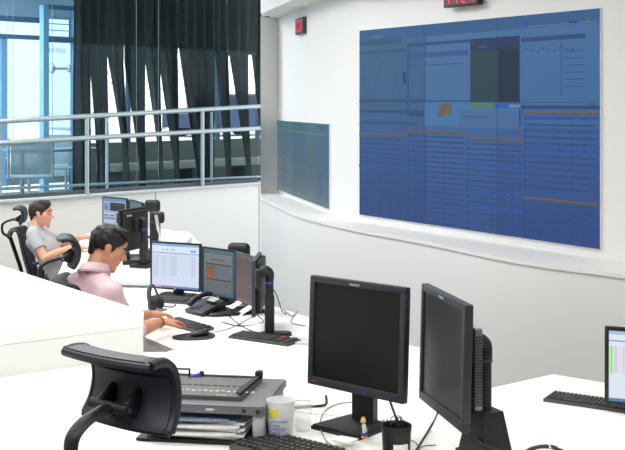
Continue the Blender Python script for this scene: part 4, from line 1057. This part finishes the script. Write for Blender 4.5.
# ================================================================== CHAIRS
def chair(loc, yaw, label, floor, hz, bt=.95, headw=.31, ps=1.0):
    """local: faces +Y; headrest centre over (0,-.25); loc.z = floor"""
    e = empty('office_chair', (loc[0], loc[1], floor), yaw, label, 'chair')
    # headrest pad
    prof = [(-.070, .097), (-.042, .100), (-.010, .095), (.016, .076), (.030, .042), (.033, .0), (.022, -.045), (.000, -.082)]
    pp = catmull([Vector((0, a*ps, c*ps)) for a, c in prof], 4)
    b = MB(); t = bmesh.new(); rows = []
    nx = 14
    for i, p in enumerate(pp):
        dd = (pp[min(i+1, len(pp)-1)]-pp[max(i-1, 0)]).normalized(); nn = Vector((0, dd.z, -dd.y))
        if nn.y < 0 and p.z < .05: nn = -nn
        th = .0115
        outer = []; inner = []
        for j in range(nx+1):
            u = -1+2*j/nx; rr = min(1, (1-abs(u))*9); edge = .45+.55*math.sqrt(max(0, 1-(1-rr)**2))
            ws = headw/2*(1-.10*max(0, (i/len(pp)))*0-.06*math.sin(math.pi*i/(len(pp)-1)))
            bow = -.018*(u*u)
            outer.append((u*ws, p.y+bow*(-1)-0, p.z, th*edge, nn)); 
        rows.append(outer)
    def vv(o_, s_): return t.verts.new((o_[0], o_[1]+o_[4].y*o_[3]*s_, o_[2]+o_[4].z*o_[3]*s_))
    T_ = [[vv(o_, 1) for o_ in r_] for r_ in rows]; B__ = [[vv(o_, -1) for o_ in r_] for r_ in rows]
    nr = len(rows)
    for i in range(nr-1):
        for j in range(nx):
            t.faces.new([T_[i][j], T_[i][j+1], T_[i+1][j+1], T_[i+1][j]]); t.faces.new([B__[i][j], B__[i+1][j], B__[i+1][j+1], B__[i][j+1]])
        t.faces.new([T_[i][0], T_[i+1][0], B__[i+1][0], B__[i][0]]); t.faces.new([T_[i][nx], B__[i][nx], B__[i+1][nx], T_[i+1][nx]])
    for j in range(nx):
        t.faces.new([T_[0][j], B__[0][j], B__[0][j+1], T_[0][j+1]]); t.faces.new([T_[-1][j], T_[-1][j+1], B__[-1][j+1], B__[-1][j]])
    b.add(t, Matrix.Translation((0, -.25, hz)))
    hp = b.build('headrest_pad', CHFAB, e, smooth=60)
    # raised rim round the back of the pad
    b = MB()
    for sx in (-1, 1):
        b.tube([Vector((sx*(headw/2*(1-.06*math.sin(math.pi*i/(nr-1))) -.006), pp[i].y-.25+.018, pp[i].z+hz)) for i in range(nr)], .0135, n=8)
    b.tube([Vector((x*headw/2*.97, pp[-1].y-.25+.018*x*x, pp[-1].z+hz)) for x in [k/6-1 for k in range(13)]], .0125, n=8)
    b.tube([Vector((x*headw/2*.98, pp[0].y-.25+.018*x*x, pp[0].z+hz-.002)) for x in [k/6-1 for k in range(13)]], .0115, n=8)
    b.build('pad_rim', mat('pad_rim_rubber', (34, 37, 46), .45), hp)
    # bracket: two lugs with a barrel
    b = MB()
    for sx in (-1, 1):
        b = MB(); b.hull([((sx*.045, -.235, hz+.01), .008), ((sx*.045, -.235, hz-.055), .008), ((sx*.045, -.285, hz-.027), .013)]); b.build('bracket_lug', BLK, hp)
    MB().cyl((-.066, -.287, hz-.027), (.066, -.287, hz-.027), .0135, n=20).build('hinge_barrel', BLK, hp)
    MB().cyl((.0665, -.287, hz-.027), (.068, -.287, hz-.027), .006, n=12).build('hinge_screw', CHROME, hp)
    # arm
    zb_ = bt-.10
    b = MB(); b.tube([(0, -.285, hz-.027), (0, -.32, hz-.033), (0, -.375, hz-.05), (0, -.41, hz-.085), (0, -.405, hz-.15), (0, -.37, (hz-.15+zb_)/2), (0, -.335, zb_)], [.023]*1, n=12, smooth=5, flat=.5); b.build('headrest_arm', BLK, e)
    # backrest : curved shell, top curls backwards
    prof = [(-.345, bt-.05), (-.315, bt), (-.27, bt-.01), (-.245, bt-.06), (-.22, bt-.18), (-.19, bt-.30), (-.165, bt-.40), (-.17, bt-.46)]
    pp = catmull([Vector((0, a, c)) for a, c in prof], 4); b = MB(); t = bmesh.new(); G = []; G2 = []
    for i, p in enumerate(pp):
        u_ = i/(len(pp)-1); wd = .20+.05*math.sin(math.pi*min(1, u_*1.2)); r1 = []; r2 = []
        for j in range(13):
            x = -1+j/6; r1.append(t.verts.new((x*wd, p.y+.05*x*x, p.z))); r2.append(t.verts.new((x*wd, p.y+.05*x*x-.022, p.z-.006)))
        G.append(r1); G2.append(r2)
    for i in range(len(pp)-1):
        for j in range(12):
            t.faces.new([G[i][j], G[i][j+1], G[i+1][j+1], G[i+1][j]]); t.faces.new([G2[i][j], G2[i+1][j], G2[i+1][j+1], G2[i][j+1]])
        t.faces.new([G[i][0], G[i+1][0], G2[i+1][0], G2[i][0]]); t.faces.new([G[i][12], G2[i][12], G2[i+1][12], G[i+1][12]])
    for j in range(12):
        t.faces.new([G[0][j], G2[0][j], G2[0][j+1], G[0][j+1]]); t.faces.new([G[-1][j], G[-1][j+1], G2[-1][j+1], G2[-1][j]])
    b.add(t); b.build('backrest', CHMESH, e, smooth=60)
    b = MB(); b.tube([(0, -.34, bt-.08), (0, -.30, bt-.2), (0, -.25, bt-.35), (0, -.2, .42), (0, -.05, .36)], .025, n=10, smooth=4, flat=.7); b.build('spine', BLK, e)
    MB().box((0, .05, .44), (.48, .46, .07), bev=.03, seg=4).build('seat', CHMESH, e)
    MB().box((0, .0, .385), (.3, .3, .04), bev=.01).build('seat_plate', BLK, e)
    for sx in (-1, 1):
        ar = MB().hull([((sx*.27, -.08, .64), (.035, .03, .014)), ((sx*.27, .14, .64), (.035, .03, .014))]).build('armrest', CHFAB, e)
        MB().tube([(sx*.27, .0, .63), (sx*.285, -.02, .5), (sx*.22, 0, .39)], .018, n=10, smooth=4).build('armrest_post', BLK, ar)
    MB().cyl((0, 0, .1), (0, 0, .38), .03).build('gas_column', BLK, e)
    for k in range(5):
        a = k*2*math.pi/5+.3; lg = MB().tube([(0, 0, .11), (math.cos(a)*.3, math.sin(a)*.3, .075)], [.028, .018], n=10).build('leg', BLK, e)
        MB().cyl((math.cos(a)*.3-.02*math.sin(a), math.sin(a)*.3+.02*math.cos(a), .03), (math.cos(a)*.3+.02*math.sin(a), math.sin(a)*.3-.02*math.cos(a), .03), .03).build('caster', BLKM, lg)
    return e
def chair_at(px, py, v, face, floor, label, bt, hw=.31, ps=1.0):
    q = vX(px, v); z = CZ-(py-HY)*v; hz = z-floor
    f = Vector((face[0], face[1], 0)).normalized(); o = q+f*.25
    return chair((o.x, o.y), math.atan2(f.y, f.x)-R(90), label, floor, hz, bt, hw, ps)
chair_at(121, 392.5, .00248, (.60, .80), 0, 'empty black office chair in the foreground, its headrest seen from behind', .80, .31, .95)
chair_at(69, 252.5, .0056, (.96, .28), LF, 'black office chair of the man in the pink shirt', 1.10, .24, .84)
chair_at(20, 216, .0092, (1, .12), LF, 'black office chair of the man in the grey shirt under the glass wall', .93, .26, .76)

# ================================================================== PEOPLE
def head_shapes(b, H, s=1.0):
    S = Matrix.Scale(s, 4); m_ = H @ S
    b.hull([((0, -.018, .032), (.074, .092, .082)), ((0, .0, .02), (.07, .08, .075))], mx=m_)
    b.hull([((0, .070, -.098), .018), ((.03, .05, -.09), .016), ((-.03, .05, -.09), .016), ((.052, -.005, -.055), .016), ((-.052, -.005, -.055), .016), ((.046, .045, -.01), .024), ((-.046, .045, -.01), .024), ((0, .066, -.03), .022), ((0, .045, .04), .045), ((.05, -.01, .0), .02), ((-.05, -.01, .0), .02)], mx=m_)
    b.hull([((.03, .066, .035), .018), ((-.03, .066, .035), .018), ((0, .07, .055), .02)], mx=m_)
    b.hull([((0, .084, .022), .007), ((0, .112, -.018), .0095), ((.012, .095, -.026), .008), ((-.012, .095, -.026), .008), ((0, .075, -.02), .012)], mx=m_)
    b.hull([((.016, .078, -.05), .007), ((-.016, .078, -.05), .007), ((0, .089, -.047), .0075)], mx=m_)
    b.hull([((.013, .078, -.062), .007), ((-.013, .078, -.062), .007), ((0, .086, -.061), .0075)], mx=m_)
    b.hull([((0, .076, -.1), .015), ((0, .07, -.09), .014)], mx=m_)
    for sx in (-1, 1):
        b.hull([((sx*.077, -.008, .016), (.008, .019, .018)), ((sx*.075, -.002, -.018), (.007, .010, .012))], mx=m_)
        b.hull([((sx*.055, .052, -.012), .014), ((sx*.04, .064, -.016), .014)], mx=m_)
def hand_shapes(b, wrist, tip_dir, palm_n, side=1, curl=.5, s=1.0):
    """tip_dir: along the fingers, palm_n: direction the palm faces, side +1: thumb on +lat"""
    d = Vector(tip_dir).normalized(); n = Vector(palm_n); n = (n-d*n.dot(d)).normalized(); lat = d.cross(n)*side
    w_ = Vector(wrist)
    def q(a, l, h): return tuple(w_+d*a*s+lat*l*s+n*h*s)
    b.hull([(q(.0, 0, 0), .024*s), (q(.03, .022, 0), .014*s), (q(.03, -.022, 0), .014*s), (q(.088, .033, 0), .0115*s), (q(.082, -.033, 0), .011*s)])
    for i, (l, L) in enumerate(((.033, .072), (.011, .08), (-.011, .075), (-.032, .06))):
        p0 = Vector(q(.088, l, 0)); ang = 0.0; cur = p0; r = .0092*s
        for k, fr_ in enumerate((.42, .32, .26)):
            ang += curl*(.55+.25*k); dirv = d*math.cos(ang)+n*math.sin(ang)+lat*(l*1.5)
            nx_ = cur+dirv.normalized()*L*fr_*s; b.hull([(tuple(cur), r), (tuple(nx_), r*.92)]); cur = nx_; r *= .92
    p0 = Vector(q(.02, .026, .004)); p1 = Vector(q(.055, .055, .014)); p2 = Vector(q(.085, .058, .024)); p3 = Vector(q(.105, .052, .03))
    b.hull([(tuple(p0), .015*s), (tuple(p1), .0115*s)]); b.hull([(tuple(p1), .0115*s), (tuple(p2), .010*s)]); b.hull([(tuple(p2), .010*s), (tuple(p3), .009*s)])
def person(label, floor, hips, chest, neck, head, hyaw, hpitch, face, shR, elR, wrR, shL, elL, wrL, hdR, hdL, skin, hairm, shirtm, sleeve, kR, kL, fR, fL, pn=(0, 0, -1), collar=False, hs=1.0, broad=1.0):
    V = Vector; O = V((hips[0], hips[1], floor))
    e = empty('person', O, 0, label, 'person')
    L = lambda p: V(p)-O
    f = V((face[0], face[1], 0)).normalized(); r = V((f.y, -f.x, 0))
    hips, chest, neck, head = L(hips), L(chest), L(neck), L(head)
    shR, elR, wrR, shL, elL, wrL = map(L, (shR, elR, wrR, shL, elL, wrL)); kR, kL, fR, fL = map(L, (kR, kL, fR, fL))
    H = Matrix.Translation(head) @ Euler((0, 0, hyaw)).to_matrix().to_4x4() @ Euler((hpitch, 0, 0)).to_matrix().to_4x4()
    tt_ = lambda v: tuple(v)
    b = MB()
    head_shapes(b, H, hs)
    nk_top = H @ V((0, -.03, -.06))
    b.hull([(tt_(nk_top), .054), (tt_(H @ V((0, -.01, -.075))), .045), (tt_(neck), .062)])
    def torso(b, g=0.0, low=True):
        b.hull([(tt_(neck-V((0, 0, .035))), .055+g), (tt_(shR), .052+g), (tt_(shL), .052+g), (tt_(chest+r*.10*broad+f*.03), .085+g), (tt_(chest-r*.10*broad+f*.03), .085+g)])
        b.hull([(tt_(chest+r*.10*broad+f*.02), .095+g), (tt_(chest-r*.10*broad+f*.02), .095+g), (tt_(shR-V((0, 0, .06))), .05+g), (tt_(shL-V((0, 0, .06))), .05+g), (tt_((chest+hips)/2+r*.09+f*.02), .085+g), (tt_((chest+hips)/2-r*.09+f*.02), .085+g)])
        b.hull([(tt_((chest+hips)/2+r*.09+f*.02), .085+g), (tt_((chest+hips)/2-r*.09+f*.02), .085+g), (tt_(hips+r*.09), .095+g), (tt_(hips-r*.09), .095+g)])
    torso(b)
    for sh, el, wr, hd_, sd_ in ((shR, elR, wrR, hdR, -1), (shL, elL, wrL, hdL, 1)):
        b.hull([(tt_(sh), .052), (tt_(sh.lerp(el, .5)), .046)]); b.hull([(tt_(sh.lerp(el, .5)), .046), (tt_(el), .038)])
        b.hull([(tt_(el), .040), (tt_(el.lerp(wr, .3)), .045)]); b.hull([(tt_(el.lerp(wr, .3)), .045), (tt_(wr), .029)])
        hand_shapes(b, wr, hd_, pn, side=sd_, curl=.42, s=1.08)
    for s_, k_, ft_ in ((1, kR, fR), (-1, kL, fL)):
        hp = hips+r*.09*s_
        b.hull([(tt_(hp), .085), (tt_(k_), .058)]); b.hull([(tt_(k_), .055), (tt_(ft_+V((0, 0, .08))), .036)])
        b.hull([(tt_(ft_+V((0, 0, .04))), .035), (tt_(ft_+f*.15+V((0, 0, .03))), .03)])
    body = fuse(b, 'body', skin, voxel=.0058, smooth=5, parent=e)
    # clothes
    b = MB(); hm = hips+V((0, 0, .025)); torso_full = False
    b.hull([(tt_(neck-V((0, 0, .035))), .068), (tt_(shR), .065), (tt_(shL), .065), (tt_(chest+r*.10*broad+f*.03), .098), (tt_(chest-r*.10*broad+f*.03), .098)])
    b.hull([(tt_(chest+r*.10*broad+f*.02), .108), (tt_(chest-r*.10*broad+f*.02), .108), (tt_(shR-V((0, 0, .06))), .063), (tt_(shL-V((0, 0, .06))), .063), (tt_((chest+hips)/2+r*.09+f*.02), .10), (tt_((chest+hips)/2-r*.09+f*.02), .10)])
    b.hull([(tt_((chest+hips)/2+r*.09+f*.02), .10), (tt_((chest+hips)/2-r*.09+f*.02), .10), (tt_(hm+r*.09), .107), (tt_(hm-r*.09), .107)])
    for sh, el, wr in ((shR, elR, wrR), (shL, elL, wrL)):
        if sleeve == 'short':
            en = sh.lerp(el, .62); b.hull([(tt_(sh), .064), (tt_(sh.lerp(el, .3)), .062)]); b.cyl(sh.lerp(el, .05), en, .062, .060, n=20)
        else:
            b.hull([(tt_(sh), .065), (tt_(sh.lerp(el, .5)), .058)]); b.hull([(tt_(sh.lerp(el, .5)), .058), (tt_(el), .052)])
            b.hull([(tt_(el), .052), (tt_(el.lerp(wr, .12)), .05)]); b.cyl(el, el.lerp(wr, .30), .051, .047, n=20)
    shirt = fuse(b, 'shirt', shirtm, voxel=.009, smooth=3, parent=body, disp=.011, dscale=9.0)
    if collar:
        b = MB(); n0 = neck+V((0, 0, .012)); ax = (nk_top-neck).normalized()
        a1 = ax.cross(f).normalized(); a2 = a1.cross(ax)
        t = bmesh.new(); rows = []
        for zz, rr in ((-.022, .092), (.012, .076), (.036, .070), (.030, .078), (.0, .087), (-.012, .094)):
            rows.append([t.verts.new(n0+ax*(zz-.012*math.cos(k*2*math.pi/28))+(a1*math.cos(k*2*math.pi/28+math.pi/2)+a2*-math.sin(k*2*math.pi/28+math.pi/2))*rr) for k in range(28)])
        for i in range(len(rows)-1):
            for k in range(28): t.faces.new([rows[i][k], rows[i][(k+1) % 28], rows[i+1][(k+1) % 28], rows[i+1][k]])
        b.add(t); b.build('collar', shirtm, shirt)
    else:
        b = MB(); ax = (nk_top-neck).normalized(); a1 = ax.cross(f).normalized(); a2 = a1.cross(ax)
        b.tube([neck+ax*.0+(a1*math.cos(k*math.pi/12)+a2*math.sin(k*math.pi/12))*.068 for k in range(25)], .008, n=6); b.build('neckband', shirtm, shirt)
    b = MB(); b.hull([(tt_(hips+r*.09), .103), (tt_(hips-r*.09), .103), (tt_(hips+V((0, 0, .06))+r*.09), .099), (tt_(hips+V((0, 0, .06))-r*.09), .099)])
    for s_, k_, ft_ in ((1, kR, fR), (-1, kL, fL)):
        hp = hips+r*.09*s_; b.hull([(tt_(hp), .098), (tt_(k_), .07)]); b.hull([(tt_(k_), .07), (tt_(ft_+V((0, 0, .10))), .058)])
    fuse(b, 'trousers', mat('dark_jeans', (52, 54, 66), .8, var=.2, scale=30), voxel=.01, smooth=3, parent=body, disp=.008)
    b = MB()
    for ft_ in (fR, fL): b.hull([(tt_(ft_+V((0, 0, .045))), .044), (tt_(ft_+f*.16+V((0, 0, .034))), .034)])
    b.build('shoes', BLKM, body)
    # hair : cap kept above a slanted hairline
    b = MB()
    b.hull([((0, -.022, .044), (.084, .100, .087)), ((0, .0, .052), (.076, .083, .070))], mx=H @ Matrix.Scale(hs, 4))
    Hm = H @ Matrix.Scale(hs, 4); R3 = H.to_3x3()
    hair = fuse(b, 'hair', hairm, voxel=.006, smooth=1, parent=None, disp=.005, dscale=40.0, cut=[(Hm @ V((0, 0, -.006)), R3 @ V((0, .68, -.73))), (Hm @ V((0, .070, 0)), R3 @ V((0, .985, -.05)))])
    hair.parent = body
    b = MB()
    for sx in (-1, 1): b.hull([((sx*.071, .020, .022), (.006, .012, .018)), ((sx*.071, .018, .002), (.003, .006, .014))], mx=Hm)
    b.hull([((0, .02, .112), (.055, .06, .022)), ((0, .066, .088), (.05, .022, .016))], mx=Hm)
    b.hull([((0, -.078, -.035), (.052, .02, .035)), ((0, -.098, .03), (.055, .018, .04))], mx=Hm)
    h2 = fuse(b, 'hair_fringe', hairm, voxel=.005, smooth=1, disp=.004, dscale=45.0); h2.parent = hair
    for sx in (-1, 1):
        MB().sph((sx*.031, .0775, .012), (.0115, .0075, .0055), mx=Hm).build('eye', mat('eye_white', (190, 180, 172), .3), body)
        MB().sph((sx*.031, .0855, .012), (.0055, .004, .0055), mx=Hm).build('iris', mat('iris_dark', (40, 26, 20), .2), body)
        MB().tube([(sx*.014, .089, .034), (sx*.032, .088, .040), (sx*.052, .072, .034)], .0042, n=6, smooth=3, mx=Hm).build('eyebrow', hairm, body)
    return e, body, Hm
V = Vector
PINK = mat('pink_striped_shirt', (222, 180, 190), .8, var=.05)
nt = PINK.node_tree; bs = nt.nodes['Principled BSDF']
wv = nt.nodes.new('ShaderNodeTexWave'); wv.inputs['Scale'].default_value = 34; wv.bands_direction = 'X'; wv.inputs['Distortion'].default_value = .6
tc = [n for n in nt.nodes if n.type == 'TEX_COORD'][0]; nt.links.new(tc.outputs['Object'], wv.inputs['Vector'])
mx = nt.nodes.new('ShaderNodeMix'); mx.data_type = 'RGBA'; mx.inputs[6].default_value = rgb(216, 176, 188); mx.inputs[7].default_value = rgb(236, 208, 214)
nt.links.new(wv.outputs['Fac'], mx.inputs[0]); nt.links.new(mx.outputs[2], bs.inputs['Base Color'])
GREY = mat('grey_tshirt', (176, 176, 178), .85, var=.06, scale=20)
f2 = V((.78, .62, 0)).normalized(); r2_ = V((f2.y, -f2.x, 0))
hd2 = V((-1.148, 6.46, .893))
nk = V((-1.215, 6.41, .765)); ch = V((-1.27, 6.36, .52)); hp = V((-1.27, 6.27, .13))
shc = nk+V((-.01, -.01, -.075))
p2, b2, H2m = person('man in a pink striped shirt looking down while typing at the middle desk', LF, hp, ch, nk, hd2, math.atan2(.22, .97)-R(90), R(-25), f2,
    shc+r2_*.20+V((.01, 0, -.01)), V((-1.01, 6.40, .43)), V((-.885, 6.72, .432)), shc-r2_*.19, V((-1.10, 6.72, .45)), V((-.985, 6.93, .435)),
    (.62, .62, -.10), (.75, .55, -.05), SKIN2, HAIR2, PINK, 'long', hp+f2*.43+r2_*.12+V((0, 0, .0)), hp+f2*.43-r2_*.12, V((hp.x, hp.y, LF))+f2*.45+r2_*.13, V((hp.x, hp.y, LF))+f2*.45-r2_*.13, collar=True, hs=1.03)
# wristband
o = MB().lathe([(.032, -.005), (.035, 0), (.032, .005), (.030, 0), (.032, -.005)], n=20).build('wristband', BLKM)
wq = V((-1.01, 6.40, .43)).lerp(V((-.885, 6.72, .432)), .93); o.matrix_world = Matrix.Translation(wq) @ V((.125, .32, .002)).to_track_quat('Z', 'Y').to_matrix().to_4x4()
tag(o, 'thin black band round the right wrist of the man in pink', 'bracelet')
f1 = V((1, .12, 0)).normalized(); r1_ = V((f1.y, -f1.x, 0))
hd1 = V((-2.465, 10.45, .700)); nk1 = V((-2.52, 10.45, .59)); ch1 = V((-2.44, 10.44, .40)); hp1 = V((-2.28, 10.46, .10))
s1_ = nk1+V((.0, 0, -.055))
person('man in a grey t-shirt with dark hair sitting in profile at the far desk', LF, hp1, ch1, nk1, hd1, math.atan2(-.05, 1)-R(90), R(-3), f1,
    s1_+r1_*.18, V((-2.37, 10.17, .335)), V((-2.13, 10.28, .425)), s1_-r1_*.18, V((-2.33, 10.72, .37)), V((-2.15, 10.56, .47)),
    (.97, .2, -.1), (.9, .1, .12), SKIN, HAIR1, GREY, 'short', hp1+f1*.40+r1_*.12+V((0, 0, .03)), hp1+f1*.40-r1_*.12+V((0, 0, .03)), V((hp1.x, hp1.y, LF))+f1*.45+r1_*.13, V((hp1.x, hp1.y, LF))+f1*.45-r1_*.13, hs=1.0)
# small keyboard of the man in grey
keyboard((-1.92, 10.45, DM), R(-80), 'far black keyboard before the man in the grey t-shirt', .38, .13)
